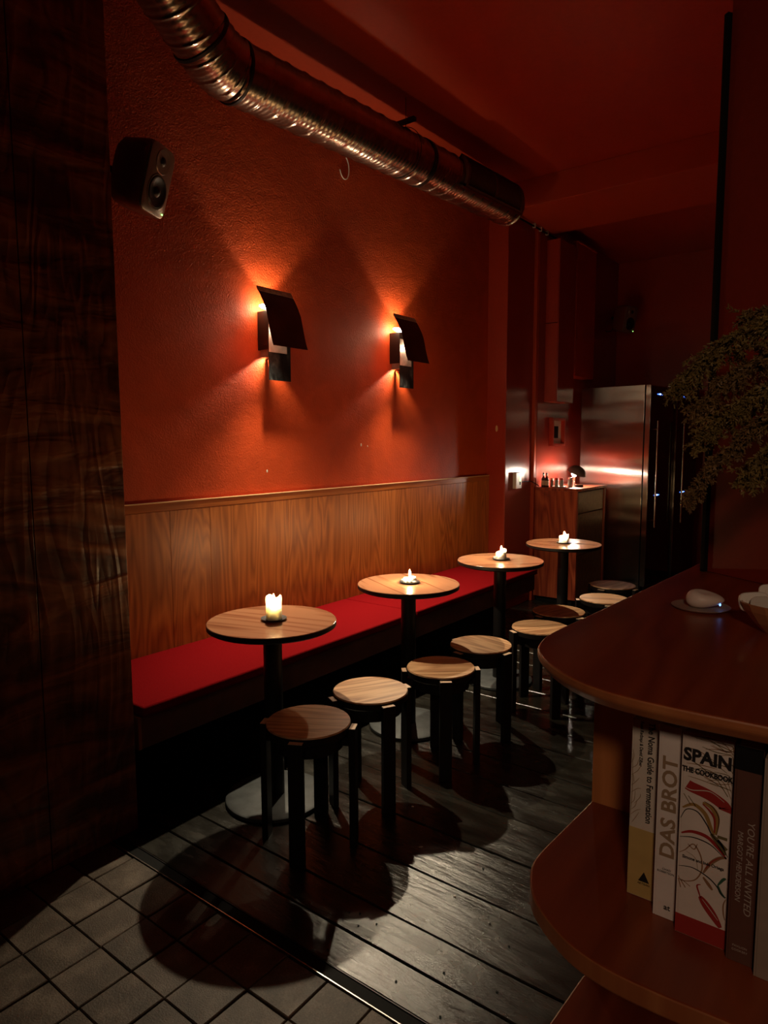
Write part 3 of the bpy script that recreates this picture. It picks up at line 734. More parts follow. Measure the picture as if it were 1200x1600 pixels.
MB().prism([(0, -0.004), (CW + .0, -0.004), (CW + .022, 0.03), (CW + .022, CDp), (0, CDp)], CH + .001, CH + .026).build('worktop', M['cab_wood'], cb, bevel=.002)
CT = CH + 0.0265
def top_item(nm, x, y, label, cat, group=None):
    o = empty(nm, (x, y, CT)); tag(o, label, cat, group); return o
# lamp
lp = top_item('table_lamp', -2.405, 6.13, 'small table lamp with tilted half-dome shade lighting the cabinet top', 'lamp')
MB().lathe([(.034, 0), (.034, .008), (.012, .012), (.010, .085), (.014, .09)], 24).build('stem', M['chrome'], lp, smooth=True)
MB().ellip((0, 0, .122), .026, .026, .028, 20, 12).build('bulb', M['bulb2'], lp, smooth=True)
mb = MB(); T = Matrix.Translation((0.012, 0.014, .116)) @ Matrix.Rotation(R(6), 4, 'X') @ Matrix.Rotation(R(26), 4, 'Y') @ Matrix.Rotation(R(0), 4, 'Z')
ri = [(.090 * math.sin(R(a)), .080 * math.cos(R(a))) for a in range(0, 86, 8)]
ro = [(.086 * math.sin(R(a)), .077 * math.cos(R(a))) for a in range(0, 86, 8)][::-1]
ri[0] = (0, .080); ro[-1] = (0, .077)
mb.lathe(ri + ro, 36, (0, 0, 0), T); mb.build('shade', plain('lamp_shade_grey', (0.20, 0.19, 0.18), 0.35, 0.4), lp, smooth=True)
MB().tube([(0, 0, .09), (.006, .004, .19)], .003, 6).build('shade_arm', M['chrome'], lp)
# plate with jars
pl = top_item('saucer_plate', -2.475, 5.96, 'pale oval plate carrying little jars on the cabinet top', 'plate')
MB().lathe([(.035, 0), (.060, .005), (.066, .010), (.062, .010), (.034, .004), (0, .004)], 32).build('dish', M['white'], pl, smooth=True)
def bottle(nm, x, y, z, r, h, mat, capm, label, group):
    o = empty(nm, (x, y, z)); tag(o, label, 'bottle', group)
    MB().lathe([(r, 0), (r, h * .55), (r * .9, h * .62), (r * .35, h * .74), (r * .35, h * .88), (0, h * .88)], 20).build('glass', mat, o, smooth=True)
    MB().lathe([(r * .42, h * .88), (r * .42, h), (0, h)], 14).build('cap', capm, o, smooth=True)
    MB().lathe([(r * 1.02, h * .14), (r * 1.02, h * .46)], 20).build('paper_label', M['label'], o)
    return o
M['label'] = plain('cream_paper_label', (0.60, 0.48, 0.34), 0.7)
brown = plain('brown_bottle', (0.06, 0.02, 0.01), 0.1); redc = plain('red_cap', (0.5, 0.02, 0.01), 0.4)
bottle('sauce_bottle', -2.610, 5.90, CT, .019, .135, brown, M['black'], 'dark sauce bottle nearest the wall on the cabinet top', 'little bottles on the cabinet')
bottle('sauce_bottle', -2.572, 5.89, CT, .019, .135, brown, M['black'], 'dark sauce bottle with pointed paper label, second from the wall', 'little bottles on the cabinet')
def jar(x, y, r, h, mat, capm, label, z=CT):
    o = empty('spice_jar', (x, y, z)); tag(o, label, 'jar', 'little jars on the cabinet')
    MB().lathe([(r, 0), (r, h * .72), (r * .85, h * .8), (0, h * .8)], 20).build('glass', mat, o, smooth=True)
    MB().lathe([(r * .9, h * .8), (r * .9, h), (0, h)], 18).build('lid', capm, o, smooth=True)
M['jar'] = plain('milky_jar', (0.35, 0.32, 0.28), 0.2)
jar(-2.560, 5.98, .017, .080, brown, M['bar_edge'], 'brown jar behind the two sauce bottles')
jar(-2.500, 5.945, .018, .080, M['jar'], redc, 'little glass jar with red lid on the left of the plate', CT + .0045)
jar(-2.455, 5.955, .018, .080, M['jar'], redc, 'little glass jar with red lid on the right of the plate', CT + .0045)
jar(-2.400, 6.02, .022, .090, M['jar'], M['chrome'], 'larger grey glass jar standing under the lamp shade')
ab = top_item('pillbox_dish', -2.335, 6.08, 'low round dish with bright rim lying before the lamp', 'dish')
MB().lathe([(.032, 0), (.036, .003), (.036, .020), (.032, .020), (.031, .006), (0, .006)], 28).build('bowl', M['black'], ab, smooth=True)
MB().lathe([(.0355, .0203), (.0355, .0225), (.0315, .0225), (.0315, .0203)], 28).build('rim', M['chrome'], ab, smooth=True)

# picture box on the alcove wall
pf = empty('picture_frame', (-2.664, 6.27, 1.58)); tag(pf, 'small deep red-edged frame with white mat on the alcove wall', 'picture')
MB().box(0.0, 0.045, -0.15, -0.125, -0.135, 0.135).box(0.0, 0.045, 0.125, 0.15, -0.135, 0.135).box(0.0, 0.045, -0.125, 0.125, 0.110, 0.135).box(0.0, 0.045, -0.125, 0.125, -0.135, -0.110).build('frame', M['wall_smooth'], pf, bevel=.001)
MB().box(0.0, 0.008, -0.125, 0.125, -0.11, 0.11).build('mat_board', M['white'], pf)
MB().box(0.0082, 0.0095, -0.055, 0.055, -0.06, 0.055).build('picture', M['matte_black'], pf)
# thermostat box with green light
ob = empty('wall_timer', (-2.698, 5.50, 1.145)); tag(ob, 'small white plug-in timer with green light on the pilaster', 'timer')
MB().box(0, 0.035, -0.055, 0.055, -0.072, 0.072).build('housing', M['white'], ob, bevel=.004)
MB().box(0.035, 0.0365, 0.012, 0.034, 0.0, 0.028).build('green_light', M['green'], ob)
MB().box(0.035, 0.0362, 0.010, 0.036, -0.04, -0.012).build('socket_slot', M['matte_black'], ob)
MB().tube([(0.02, 0.055, -0.02), (0.03, 0.15, -0.015), (0.03, 0.26, -0.02), (0.05, 0.34, -0.05), (0.06, 0.37, -0.07)], .004, 6).build('cable', M['matte_black'], ob, smooth=True)
# tall wall cupboard
wc = empty('wall_cupboard', (-2.664, 6.0, 1.855)); tag(wc, 'tall narrow oxblood wall cupboard above the mahogany cabinet', 'cupboard')
MB().box(0, 0.115, 0, 0.385, 0, 0.712).build('lower_box', M['wall_smooth'], wc, bevel=.0015)
MB().box(0, 0.115, 0, 0.385, 0.718, 1.455).build('upper_box', M['wall_smooth'], wc, bevel=.0015)
MB().box(0.1155, 0.128, 0.001, 0.384, 0.0, 1.455).build('door', M['gloss_red'], wc, bevel=.0015)
wc2 = empty('wall_cupboard', (-2.664, 6.42, 2.12)); tag(wc2, 'dark oxblood cupboard reaching the ceiling above the steel fridge', 'cupboard')
MB().box(0, 0.110, 0, 0.50, 0, 1.25).build('carcass', M['wall_smooth'], wc2, bevel=.0015)
MB().box(0.1105, 0.124, 0.001, 0.499, 0, 1.25).build('door', M['wall_smooth'], wc2, bevel=.0015)
MB().box(0.08, 0.132, 0.0, 0.50, 1.2505, 1.262).build('cornice', M['beam'], wc2)

# fridges
def fridge(loc, rz, label, w=0.575, h=2.02, dep=0.66):
    f = empty('wine_fridge', loc, rz); tag(f, label, 'fridge', 'tall fridges with black glass doors')
    # local: door faces +x, x=0 at door front; body runs to -x; y along the row
    MB().box(-dep - .055, -0.062, 0.002, w - .002, 0.02, h).build('body', M['steel'], f, bevel=.003)
    MB().box(-0.062, -0.050, 0.006, w - .006, 0.03, h - .01).build('door_seal', M['matte_black'], f)
    dr = MB().box(-0.050, -0.002, 0.0, w, 0.08, h - .002).build('door', M['steel'], f, bevel=.003)
    MB().box(-0.0018, 0.0, 0.012, w - .012, 0.09, h - .012).build('glass', M['glass_black'], dr)
    MB().box(-0.02, -0.001, 0, w, 0.02, 0.075).build('kick_plate', M['matte_black'], f)
    hd = MB().tube([(0.045, 0.07, 0.66), (0.045, 0.07, 1.68)], 0.0095, 12).build('handle', M['chrome'], dr, smooth=True)
    for z in (0.73, 1.60):
        MB().tube([(0.0, 0.07, z), (0.045, 0.07, z)], 0.005, 8).build('handle_stud', M['chrome'], dr)
    for z in (1.935, 0.965):
        dsp = MB().ellip((0.0012, 0.20, z), 0.0012, 0.075, 0.012, 20, 8).build('display', emis('display_glow', (0.02, 0.05, 0.30), 0.8), f)
        for k, dy in enumerate((0.145, 0.165, 0.190, 0.205, 0.232, 0.25)):
            MB().box(0.0024, 0.003, dy, dy + (.014 if k in (2, 3) else .008), z - .004, z + (.006 if k in (2, 3) else .003)).build('digit', M['blue_w'] if k in (2, 3) else M['blue'], dsp)
    return f
fr = R(-7.5)
f1 = fridge((-1.885, 6.66, 0), fr, 'steel-sided wine fridge with black glass door next to the cabinet')
vx = Vector((math.cos(fr + PI / 2), math.sin(fr + PI / 2)))
f2p = Vector((-1.885, 6.66)) + vx * 0.588 + Vector((math.cos(fr), math.sin(fr))) * 0.02
f2 = fridge((f2p.x, f2p.y, 0), fr, 'second wine fridge, farther from the cabinet and closer to the plant', h=2.04)

# ================================================================ BAR
bar = empty('bar_counter', (0, 1.219, 0)); tag(bar, 'cherry wood bar with rounded counter end and open book shelves', 'bar counter')
OY = 1.219
def loc(pts): return [(x, y - OY) for x, y in pts]
def smooth_poly(pts, n=6):
    out = []; m_ = len(pts)
    for i in range(m_ - 1):
        p0 = pts[max(0, i - 1)]; p1 = pts[i]; p2 = pts[i + 1]; p3 = pts[min(m_ - 1, i + 2)]
        for k in range(n):
            t = k / n
            out.append(tuple(0.5 * ((2 * p1[j]) + (-p0[j] + p2[j]) * t + (2 * p0[j] - 5 * p1[j] + 4 * p2[j] - p3[j]) * t * t + (-p0[j] + 3 * p1[j] - 3 * p2[j] + p3[j]) * t ** 3) for j in (0, 1)))
    out.append(pts[-1]); return out
top_out = smooth_poly([(.45, .925), (.20, .895), (.02, .880), (-.10, .874), (-.20, .868), (-.28, .872), (-.34, .892), (-.395, .932), (-.437, .982), (-.457, 1.035), (-.463, 1.11), (-.452, 1.3), (-.414, 2.0)]) + [(-.36, 3.0), (.45, 3.0)]
TH = 0.026
def slabpart(name, outline, z0, z1, m_top, m_edge, parent, inset=0.0):
    # the edge is undercut: the lower outline steps back from the upper one
    P_ = loc(outline); n_ = len(P_); mb = MB(); lo_ = []
    for i in range(n_):
        a, c = P_[i - 1], P_[(i + 1) % n_]; dx, dy = c[0] - a[0], c[1] - a[1]; l_ = math.hypot(dx, dy) or 1
        k_ = inset if P_[i][0] < .44 and P_[i][1] < 1.7 else 0.0
        q = (P_[i][0] + dy / l_ * k_, P_[i][1] - dx / l_ * k_)
        lo_.append(q)
    if inset:   # make sure the offset goes inward
        cxm = 0.1
        if abs(lo_[10][0] - cxm) > abs(P_[10][0] - cxm) and lo_[60][0] < P_[60][0]: lo_ = [(2 * p[0] - q[0], 2 * p[1] - q[1]) for p, q in zip(P_, lo_)]
    zm = z1 - 0.012
    ra = [mb.bm.verts.new((x, y, z0)) for x, y in lo_]; rm = [mb.bm.verts.new((x, y, zm)) for x, y in P_]; rt_ = [mb.bm.verts.new((x, y, z1)) for x, y in P_]
    mb.bm.faces.new(ra[::-1]); mb.bm.faces.new(rt_)
    for A_, B_ in ((ra, rm), (rm, rt_)):
        for i in range(n_): mb.bm.faces.new([A_[i], A_[(i + 1) % n_], B_[(i + 1) % n_], B_[i]])
    o = mb.build(name, m_top, parent, bevel=.003, seg=2)
    o.data.materials.append(m_edge)
    for p_ in o.data.polygons:
        if abs(p_.normal.z) < .8: p_.material_index = 1
    return o
slabpart('counter_top', top_out, 1.15 - TH, 1.15, M['bar'], M['bar_edge'], bar, .010)
sh_out = smooth_poly([(.45, .86), (.15, .838), (-.06, .828), (-.129, .826), (-.201, .821), (-.27, .823), (-.33, .842), (-.394, .890), (-.425, .941), (-.437, .99), (-.434, 1.08), (-.427, 1.218)]) + [(.45, 1.218)]
slabpart('shelf', sh_out, 0.77, 0.80, M['bar'], M['bar_edge'], bar)
slabpart('shelf', [(x, y + .02) if y < 1.2 else (x, y) for x, y in sh_out], 0.42, 0.45, M['bar'], M['bar_edge'], bar)
MB().box(-.428, .45, 0.0, .022, 0, 1.1235).build('back_panel', M['bar_panel'], bar, bevel=.001)
MB().box(-.428, -.404, 0.023, 1.74, 0, 1.1235).build('side_panel', M['bar_panel'], bar, bevel=.001)
MB().box(-.39, .45, .10, 1.70, 0, .06).build('plinth', M['matte_black'], bar)
MB().box(.43, .45, -.33, -.001, 0, 1.1235).build('end_panel', M['bar_panel'], bar)

# ---- books
ink = plain('black_ink', (0.012, 0.010, 0.010), 0.6); ink_g = plain('tan_ink', (0.33, 0.22, 0.13), 0.6); ink_w = plain('grey_ink', (0.42, 0.34, 0.30), 0.6)
M['paper'] = plain('book_pages', (0.65, 0.58, 0.48), 0.8)
def book(name, x0, x1, y, h, d, mat, label, z=0.8003):
    b_ = empty(name, ((x0 + x1) / 2, y, z)); tag(b_, label, 'book', 'cookbooks on the bar shelf')
    w = (x1 - x0) / 2
    MB().box(-w, -w + .0025, 0.0, d, 0, h).box(w - .0025, w, 0.0, d, 0, h).box(-w + .0025, w - .0025, 0.0, .003, 0, h).build('cover', mat, b_, bevel=.0006)
    MB().box(-w + .0027, w - .0027, .0035, d - .004, .003, h - .003).build('pages', M['paper'], b_)
    return b_
def ribbon(b_, pts, w, mat, name, yy_=-.0006, taper=True, n=6):
    pts = smooth_poly(pts, n) if len(pts) > 2 else pts
    mb = MB(); L_ = []; R_ = []
    for i, p_ in enumerate(pts):
        a = pts[max(0, i - 1)]; c = pts[min(len(pts) - 1, i + 1)]
        dx, dz = c[0] - a[0], c[1] - a[1]; l = math.hypot(dx, dz) or 1
        ww = w / 2 * (0.35 + 0.65 * math.sin(PI * (i + .5) / len(pts)) if taper else 1)
        L_.append((p_[0] - dz / l * ww, p_[1] + dx / l * ww)); R_.append((p_[0] + dz / l * ww, p_[1] - dx / l * ww))
    for i in range(len(pts) - 1):
        mb.quad(*[(q[0], yy_, q[1]) for q in (L_[i], L_[i + 1], R_[i + 1], R_[i])])
    return mb.build(name, mat, b_)
# 1: white and mustard
M['cream'] = plain('cream_cloth', (0.68, 0.60, 0.52), 0.7, var=.06); M['mustard'] = plain('mustard_cloth', (0.56, 0.38, 0.13), 0.7, var=.06)
X0, X1 = -.2895, -.2505
b1 = book('book', X0, X1, .990, .274, .20, M['cream'], 'white and mustard spine leftmost on the bar shelf')
cx = (X0 + X1) / 2
MB().box(-.0194, .0194, -.0004, .0002, 0.001, .107).build('mustard_band', M['mustard'], b1)
text_mesh('The Noma Guide to Fermentation', .0128, ink, b1, (-.2622 - cx, -.0006, .196), -PI / 2, sxy=(.86, 1), off=.0002)
text_mesh('René Redzepi & David Zilber', .0068, ink, b1, (-.2758 - cx, -.0006, .238), -PI / 2, sxy=(.86, 1), off=.0001)
MB().prism([(-.2656 - cx, .0416), (-.2735 - cx, .0262), (-.2577 - cx, .0262)], -.0008, -.0004, 'y').build('triangle_mark', ink, b1)
text_mesh('ARTISAN', .0044, ink, b1, (-.2656 - cx, -.0008, .0228), 0)
P1 = [[(-0.2907, 0.2066), (-0.2858, 0.2164), (-0.2876, 0.2271)], [(-0.2899, 0.1872), (-0.2798, 0.1959), (-0.275, 0.2058)], [(-0.288, 0.1709), (-0.2817, 0.1786), (-0.2768, 0.1857)], [(-0.2843, 0.1777), (-0.286, 0.1884)],
      [(-0.2882, 0.1426), (-0.2832, 0.15), (-0.2824, 0.1643)], [(-0.283, 0.1444), (-0.2755, 0.1554), (-0.2745, 0.1613)], [(-0.2875, 0.1258), (-0.2799, 0.1342), (-0.2735, 0.1378)], [(-0.2857, 0.1137), (-0.2808, 0.1225), (-0.2759, 0.1327)],
      [(-.288, .16), (-.280, .168), (-.274, .170)], [(-.288, .198), (-.281, .205), (-.279, .214)], [(-.287, .134), (-.282, .140), (-.279, .150)], [(-.289, .12), (-.2865, .17), (-.288, .22)]]
for q in P1: ribbon(b1, [(max(x, X0 + .001) - cx, z) for x, z in q], .0010, ink_g, 'plant_drawing')
# 2: DAS BROT
X0, X1 = -.2450, -.2155
b2 = book('book', X0, X1, .965, .285, .21, plain('white_cloth', (0.78, 0.70, 0.66), 0.7, var=.05), 'slim white spine with large tan capitals running upward')
cx = (X0 + X1) / 2
text_mesh('DAS BROT', .0272, ink_g, b2, (-.2278 - cx, -.0003, .166), PI / 2, sxy=(1.16, 1), off=.0007)
text_mesh('CHAD', .0042, ink, b2, (0.002, -.0003, .0735), 0); text_mesh('ROBERTSON', .0042, ink, b2, (0.001, -.0003, .0690), 0, sxy=(.95, 1))
text_mesh('at', .0115, ink, b2, (0.0045, -.0003, .0170), 0, off=.0002)
# 3: Spain
X0, X1 = -.2105, -.1462
b3 = book('book', X0, X1, .948, .2905, .215, plain('white_printed', (0.76, 0.66, 0.60), 0.65, var=.05), 'thick white spine painted with red peppers and black lettering')
cx = (X0 + X1) / 2
red = plain('print_red', (0.36, 0.025, 0.018), .6); yel = plain('print_yellow', (0.36, 0.20, 0.055), .6); grn = plain('print_green', (0.03, 0.10, 0.06), .6); brn = plain('print_brown', (0.30, 0.15, 0.07), .6); olv = plain('print_olive', (0.16, 0.12, 0.045), .6)
MB().box(X0 - cx + .0002, X1 - cx - .0002, -.0004, .0002, 0.0008, .028).build('red_band', red, b3)
def rb(pts, w, mt, y_=-.0006, tp=True):
    q = [(min(max(x, X0 + .0012 + w / 2), X1 - .0012 - w / 2) - cx, z) for x, z in pts]
    ribbon(b3, q, w, mt, 'painted_stroke', y_, tp)
rb([(-0.2092, 0.2170), (-0.1964, 0.2150), (-0.1737, 0.2100), (-0.1557, 0.2010), (-0.1456, 0.1940)], .0150, red, -.0005, False)
rb([(-0.2092, 0.2143), (-0.1964, 0.2107), (-0.1737, 0.2154), (-0.1557, 0.2064)], .0012, M['cream'], -.0007)
rb([(-0.2097, 0.1828), (-0.1928, 0.1912), (-0.1788, 0.1832), (-0.1714, 0.168), (-0.1665, 0.1571)], .0055, yel)
rb([(-0.1818, 0.1975), (-0.1704, 0.1938), (-0.1632, 0.1811), (-0.1643, 0.1579)], .0065, yel)
rb([(-0.1800, 0.2000), (-0.1690, 0.1950), (-0.1612, 0.1811), (-0.1630, 0.1579)], .0012, ink, -.0008)
rb([(-0.1818, 0.1955), (-0.1730, 0.1890), (-0.1665, 0.1790), (-0.1660, 0.160)], .0030, red, -.0007)
rb([(-0.2097, 0.1672), (-0.2015, 0.1817), (-0.1878, 0.1826), (-0.1759, 0.169), (-0.1686, 0.1563), (-0.1571, 0.1454), (-0.1456, 0.1322)], .0017, ink, -.0008)
rb([(-0.1700, 0.1573), (-0.1600, 0.1474), (-0.1470, 0.1340)], .0075, olv, -.0006)
rb([(-0.2104, 0.146), (-0.1933, 0.1523), (-0.1751, 0.1514), (-0.1613, 0.1413), (-0.1476, 0.1289)], .0050, red)
rb([(-0.21, 0.140), (-0.1905, 0.1447), (-0.17, 0.1420), (-0.1541, 0.1308)], .0016, ink, -.0008)
rb([(-0.2103, 0.1172), (-0.2012, 0.1233), (-0.1924, 0.1345), (-0.1866, 0.1315), (-0.1803, 0.1185), (-0.1794, 0.1007), (-0.1878, 0.0842), (-0.2038, 0.0775), (-0.2099, 0.0829)], .0018, brn)
rb([(-0.2062, 0.0791), (-0.1987, 0.069)], .0016, brn); rb([(-0.2082, 0.0791), (-0.2047, 0.067)], .0016, brn); rb([(-0.2042, 0.0791), (-0.1927, 0.073)], .0012, brn)
rb([(-.198, .133), (-.190, .128), (-.186, .137)], .0014, brn); rb([(-.2, .122), (-.188, .116), (-.184, .10)], .0008, ink_g)
rb([(-0.1771, 0.099), (-0.1689, 0.1153), (-0.1584, 0.1271), (-0.1466, 0.1306)], .0048, brn)
rb([(-0.1771, 0.093), (-0.170, 0.085), (-0.1650, 0.079)], .0045, brn)
rb([(-0.1751, 0.105), (-0.1669, 0.1193), (-0.1564, 0.1291)], .0014, red, -.0008)
rb([(-0.2094, 0.0977), (-0.1909, 0.1012), (-0.1724, 0.0958), (-0.1609, 0.0877), (-0.1538, 0.0779), (-0.1449, 0.0753)], .0017, ink, -.0008)
rb([(-0.1587, 0.0886), (-0.1526, 0.0989), (-0.1462, 0.1015)], .0036, grn); rb([(-0.1587, 0.0886), (-0.155, 0.0799), (-0.1448, 0.0741)], .0036, grn)
rb([(-0.1797, 0.081), (-0.1841, 0.0779), (-0.1814, 0.0686), (-0.1788, 0.0618)], .0022, red)
rb([(-0.1799, 0.0640), (-0.1733, 0.0560), (-0.1625, 0.0431), (-0.149, 0.0300)], .0115, red)
rb([(-0.1770, 0.0613), (-0.1663, 0.0500), (-0.1565, 0.0391)], .0010, M['cream'], -.0008)
rb([(-0.1448, 0.0728), (-0.1509, 0.0637), (-0.1503, 0.0511), (-0.1455, 0.043)], .0018, brn)
rb([(-0.162, 0.1563), (-0.1489, 0.1561)], .0052, olv); rb([(-0.1618, 0.1513), (-0.1482, 0.1413)], .0052, olv)
sr = random.Random(5)
for k in range(26):
    x = sr.uniform(-.208, -.165); z = sr.uniform(.225, .289)
    rb([(x, z), (x + .018, z + sr.uniform(-.004, .006)), (x + .038, z + sr.uniform(-.016, .004))], .0011, [brn, olv, ink_g][k % 3], -.0006)
for q in ([(-0.2072, 0.2557), (-0.1863, 0.2467), (-0.1657, 0.233)], [(-0.1743, 0.2278), (-0.1567, 0.226), (-0.1459, 0.2246)], [(-0.1659, 0.2355), (-0.1518, 0.2151)], [(-0.2001, 0.2015), (-0.1904, 0.1894)], [(-.206, .203), (-.197, .19)]):
    rb(q, .0012, olv)
text_mesh('SPAIN', .0228, ink, b3, (-.1782 - cx, -.0011, .2592), 0, sxy=(.98, 1.05), off=.0009)
text_mesh('THE COOKBOOK', .0092, ink, b3, (-.1782 - cx, -.0011, .2385), 0, sxy=(.84, 1.1), off=.0004)
text_mesh('Simone and Inés Ortega', .0062, ink, b3, (-.1782 - cx, -.0011, .1135), 0, sxy=(.86, 1), off=.0001)
# 4: brown
X0, X1 = -.1435, -.1115
b4 = book('book', X0, X1, .935, .2945, .215, plain('brown_cloth', (0.12, 0.045, 0.03), 0.7, var=.08), 'dark brown spine with small pale italic capitals')
cx = (X0 + X1) / 2
text_mesh("YOU'RE ALL INVITED", .0118, ink_w, b4, (-.1217 - cx, -.0003, .133), -PI / 2, sxy=(1.16, 1.0), shear=.2)
text_mesh('MARGOT HENDERSON', .0100, ink_w, b4, (-.1333 - cx, -.0003, .133), -PI / 2, sxy=(.92, .9), shear=.2)
text_mesh('PAVILION', .0040, ink_w, b4, (-.1275 - cx, -.0003, .0225), 0); text_mesh('COOKERY', .0040, ink_w, b4, (-.1275 - cx, -.0003, .0170), 0)
MB().box(-.0158, .0158, -.0004, .0002, .262, .294).build('dark_band', M['black'], b4)
# 5: grey
b5 = book('book', -.1090, -.0600, .923, .290, .21, plain('taupe_cloth', (0.32, 0.24, 0.19), 0.75, var=.08), 'wide plain taupe spine at the right end of the bar shelf')

# ---- things on the counter
tr = empty('steel_tray', (-.2955, 1.434, 1.1505)); tag(tr, 'small round polished steel tray on the counter under the pebble', 'tray')
MB().lathe([(.040, 0), (.048, .001), (.054, .0045), (.0545, .0055), (.053, .0055), (.046, .0022), (0, .0018)], 48).build('dish', plain('tray_steel', (0.70, 0.62, 0.55), 0.30, 0.55), tr, smooth=True)
pb = empty('pebble_light', (-.2885, 1.436, 1.1528)); tag(pb, 'pale pebble-shaped device with blue light lying on the steel tray', 'pebble device')
mb = MB(); seg = 40; rn = 20; rings = []
for i in range(rn + 1):
    ph = PI * i / rn; ring_ = []
    for k in range(seg):
        t = 2 * PI * k / seg
        x = math.sin(ph) * math.cos(t); y_ = math.sin(ph) * math.sin(t); z_ = -math.cos(ph)
        X = .036 * x; Y = .026 * y_; Z = (.0205 if z_ > 0 else .0150) * z_ * (1 - .42 * x) + .0160
        # scooped top with a ridge round it
        if z_ > 0:
            d_ = (x + .1) ** 2 + (y_ + .25) ** 2
            Z -= .0065 * math.exp(-d_ / .28) 
        Z = max(Z, 0.0005)
        ring_.append((X, Y, Z))
    rings.append(ring_)
vr = [[mb.bm.verts.new(p_) for p_ in (r_ if 0 < i < rn else [r_[0]])] for i, r_ in enumerate(rings)]
for a, c in zip(vr, vr[1:]):
    for k in range(seg):
        j = (k + 1) % seg
        if len(a) == 1: mb.bm.faces.new([a[0], c[k], c[j]])
        elif len(c) == 1: mb.bm.faces.new([a[k], a[j], c[0]])
        else: mb.bm.faces.new([a[k], a[j], c[j], c[k]])
o = mb.build('body', plain('pale_pink_silicone', (0.85, 0.70, 0.62), 0.45), pb, smooth=True, angle=180)
MB().ellip((.0215, -.0192, .0100), .0020, .0016, .0026, 12, 8).build('blue_light', M['blue_led'], pb)
pb.rotation_euler = (0, 0, R(32))
bw = empty('glass_bowl', (-.148, 1.325, 1.1505)); tag(bw, 'faceted amber glass bowl on the counter holding white sachets', 'bowl')
mb = MB(); seg = 14
mb.lathe([(.022, 0), (.026, .004), (.040, .018), (.056, .040), (.062, .052), (.058, .053), (.050, .040), (.034, .020), (.012, .010), (0, .010)], seg)
mb.build('bowl', M['amber'], bw)
cr = random.Random(4)
M['porcelain'] = plain('white_porcelain', (0.78, 0.73, 0.66), 0.45)
poss = [(-.048, -.006, .050, 20, 80), (-.022, -.040, .050, -20, 76), (-.015, .030, .062, 10, 62), (.022, -.030, .058, 30, 70), (.010, .004, .060, 60, 40), (.040, .010, .060, -35, 70)]
plab = ['outermost left', 'front and largest', 'tallest at the back', 'front right', 'middle and flattest', 'rightmost']
for k, (x, y_, z_, a, tl) in enumerate(poss):
    s_ = empty('sachet', (bw.location.x + x * .8, bw.location.y + y_ * .8, bw.location.z + z_))
    tag(s_, 'rounded white sachet in the amber bowl, ' + plab[k], 'sachet', 'white sachets in the amber bowl')
    s_.rotation_euler = (R(tl), R(cr.uniform(-12, 12)), R(a))
    pts = [(.024 * math.copysign(abs(math.cos(t)) ** .55, math.cos(t)), .017 * math.copysign(abs(math.sin(t)) ** .55, math.sin(t))) for t in [2 * PI * i / 28 for i in range(28)]]
    mb = MB(); mb.prism(pts, -.005, .005); mb.build('body', M['porcelain'], s_, bevel=.002, smooth=True)
    MB().prism([(px * .55, py * .45) for px, py in pts], .0051, .0062).build('fold', M['porcelain'], s_, bevel=.0004)

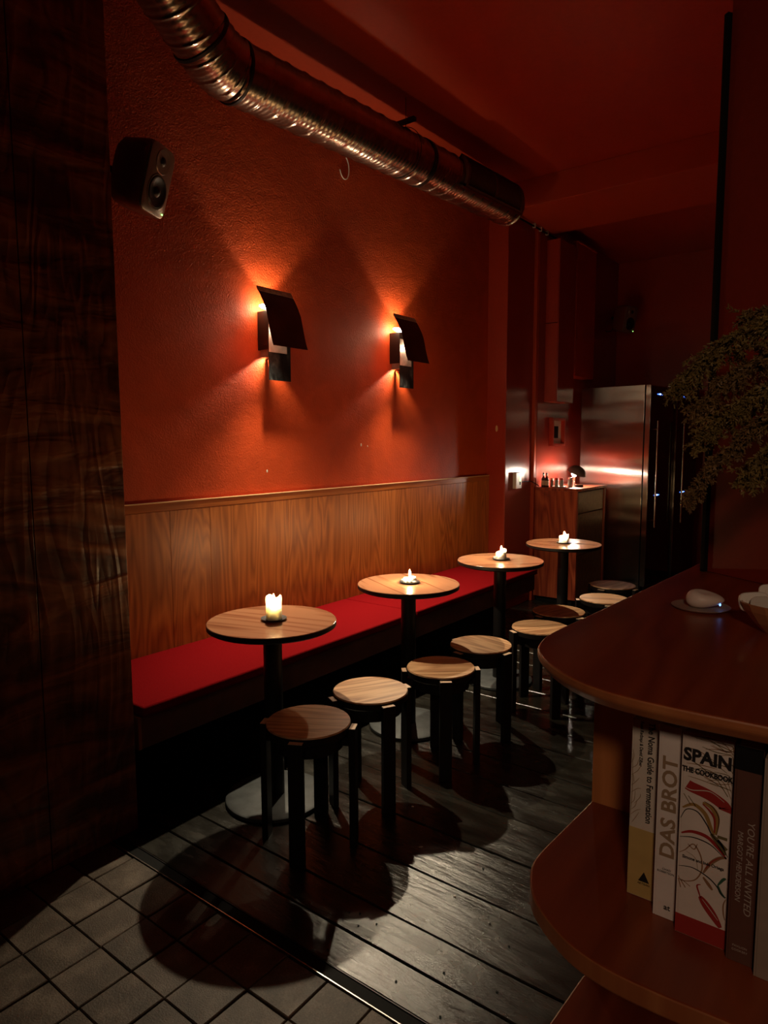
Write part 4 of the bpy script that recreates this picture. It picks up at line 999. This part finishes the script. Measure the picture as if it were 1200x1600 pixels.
# ---- dried foliage in a vase at the right
vz = empty('tall_vase', (.055, 1.30, 1.1505)); tag(vz, 'tall dark vase on the counter holding the drooping greenery', 'vase')
MB().lathe([(.045, 0), (.060, .03), (.066, .12), (.050, .22), (.030, .28), (.034, .31), (.030, .31), (.026, .28), (.0, .26)], 32).build('body', plain('dark_stoneware', (.03, .02, .018), .4), vz, smooth=True)
pt = empty('drooping_greenery', (.055, 1.30, 1.44)); tag(pt, 'bushy drooping olive green branches reaching in at the right', 'plant')
leafm = [plain('olive_needles', (0.22, 0.145, 0.038), 0.6, var=.3, nscale=60), plain('brown_needles', (0.23, 0.130, 0.045), 0.6, var=.3, nscale=60)]
twig = plain('dark_twig', (0.030, 0.016, 0.010), 0.7)
pr = random.Random(21)
def branch(ctrl, dens, spread, mat_i, name='branch'):
    """ctrl in world; a curved twig with side shoots full of tiny needles"""
    P = [Vector(p_) - pt.location for p_ in ctrl]
    pts = []
    for i in range(len(P) - 1):
        p0 = P[max(0, i - 1)]; p1 = P[i]; p2 = P[i + 1]; p3 = P[min(len(P) - 1, i + 2)]
        for k in range(8):
            t = k / 8; pts.append(0.5 * ((2 * p1) + (p2 - p0) * t + (2 * p0 - 5 * p1 + 4 * p2 - p3) * t * t + (-p0 + 3 * p1 - 3 * p2 + p3) * t ** 3))
    pts.append(P[-1])
    n = len(pts)
    br = MB().tube(pts, [0.0026 * (1 - .75 * i / n) for i in range(n)], 5).build(name, twig, pt, smooth=True)
    mb = MB(); tw = MB()
    for q in range(dens):
        f = pr.uniform(.22, 1.0) ; i = min(n - 2, int(f * (n - 1))); o_ = pts[i].lerp(pts[i + 1], pr.random())
        tan = (pts[i + 1] - pts[i]).normalized()
        d_ = (tan * pr.uniform(.1, .9) + Vector((pr.uniform(-1, 1), pr.uniform(-1, 1), pr.uniform(-1, .55)))).normalized()
        ln_ = spread * pr.uniform(.45, 1.15) * (1.0 - .45 * max(0, f - .6))
        prev = o_; dirv = d_
        for s_ in range(6):
            dirv = (dirv + Vector((0, 0, -.16))).normalized(); nx = prev + dirv * ln_ / 6
            for e in range(7):
                c_ = prev.lerp(nx, pr.random())
                v1 = (dirv * .7 + Vector((pr.uniform(-1, 1), pr.uniform(-1, 1), pr.uniform(-1, 1))) * .9).normalized()
                w_ = v1.cross(Vector((pr.uniform(-1, 1), pr.uniform(-1, 1), pr.uniform(-1, 1)))).normalized() * .0014
                ll = pr.uniform(.0055, .0105)
                mb.bm.faces.new([mb.bm.verts.new(c_ - w_), mb.bm.verts.new(c_ + w_), mb.bm.verts.new(c_ + v1 * ll + w_ * .7), mb.bm.verts.new(c_ + v1 * ll - w_ * .7)])
            prev = nx
    me_ = mb.build('needles', leafm[mat_i], br); me_['kind'] = 'stuff'
    return br
O = (.055, 1.30, 1.44)
BR = [
 [O, (.00, 1.33, 1.60), (-.12, 1.40, 1.70), (-.22, 1.46, 1.70), (-.32, 1.50, 1.655), (-.365, 1.50, 1.60)],
 [O, (.00, 1.33, 1.58), (-.10, 1.40, 1.66), (-.20, 1.46, 1.65), (-.28, 1.50, 1.60), (-.335, 1.50, 1.545)],
 [O, (.00, 1.32, 1.56), (-.10, 1.38, 1.60), (-.20, 1.42, 1.575), (-.27, 1.45, 1.53), (-.315, 1.46, 1.485)],
 [O, (.01, 1.32, 1.54), (-.10, 1.38, 1.565), (-.19, 1.42, 1.53), (-.255, 1.45, 1.47), (-.305, 1.47, 1.42), (-.335, 1.48, 1.36)],
 [O, (.02, 1.30, 1.53), (-.06, 1.34, 1.55), (-.14, 1.38, 1.50), (-.19, 1.40, 1.46), (-.215, 1.40, 1.42)],
 [O, (.02, 1.32, 1.60), (-.06, 1.40, 1.70), (-.15, 1.46, 1.73), (-.24, 1.50, 1.725)],
 [O, (.02, 1.30, 1.60), (-.04, 1.36, 1.66), (-.10, 1.40, 1.66), (-.17, 1.43, 1.61)],
 [O, (.02, 1.30, 1.52), (-.04, 1.33, 1.54), (-.09, 1.35, 1.53), (-.13, 1.36, 1.49)],
 [O, (.03, 1.30, 1.58), (-.02, 1.36, 1.64), (-.08, 1.40, 1.63), (-.13, 1.42, 1.56)],
 [O, (.02, 1.31, 1.56), (-.05, 1.37, 1.60), (-.12, 1.41, 1.57), (-.16, 1.43, 1.51)],
 [O, (.03, 1.32, 1.61), (-.03, 1.40, 1.70), (-.10, 1.46, 1.71), (-.16, 1.50, 1.67)],
 [O, (.02, 1.32, 1.58), (-.07, 1.39, 1.63), (-.15, 1.44, 1.61), (-.22, 1.47, 1.57)],
]
for i, c_ in enumerate(BR):
    branch(c_, [280, 260, 260, 240, 240, 220, 260, 220, 260, 260, 220, 260][i], [.060, .055, .050, .030, .055, .050, .06, .05, .06, .06, .05, .05][i], i % 2)
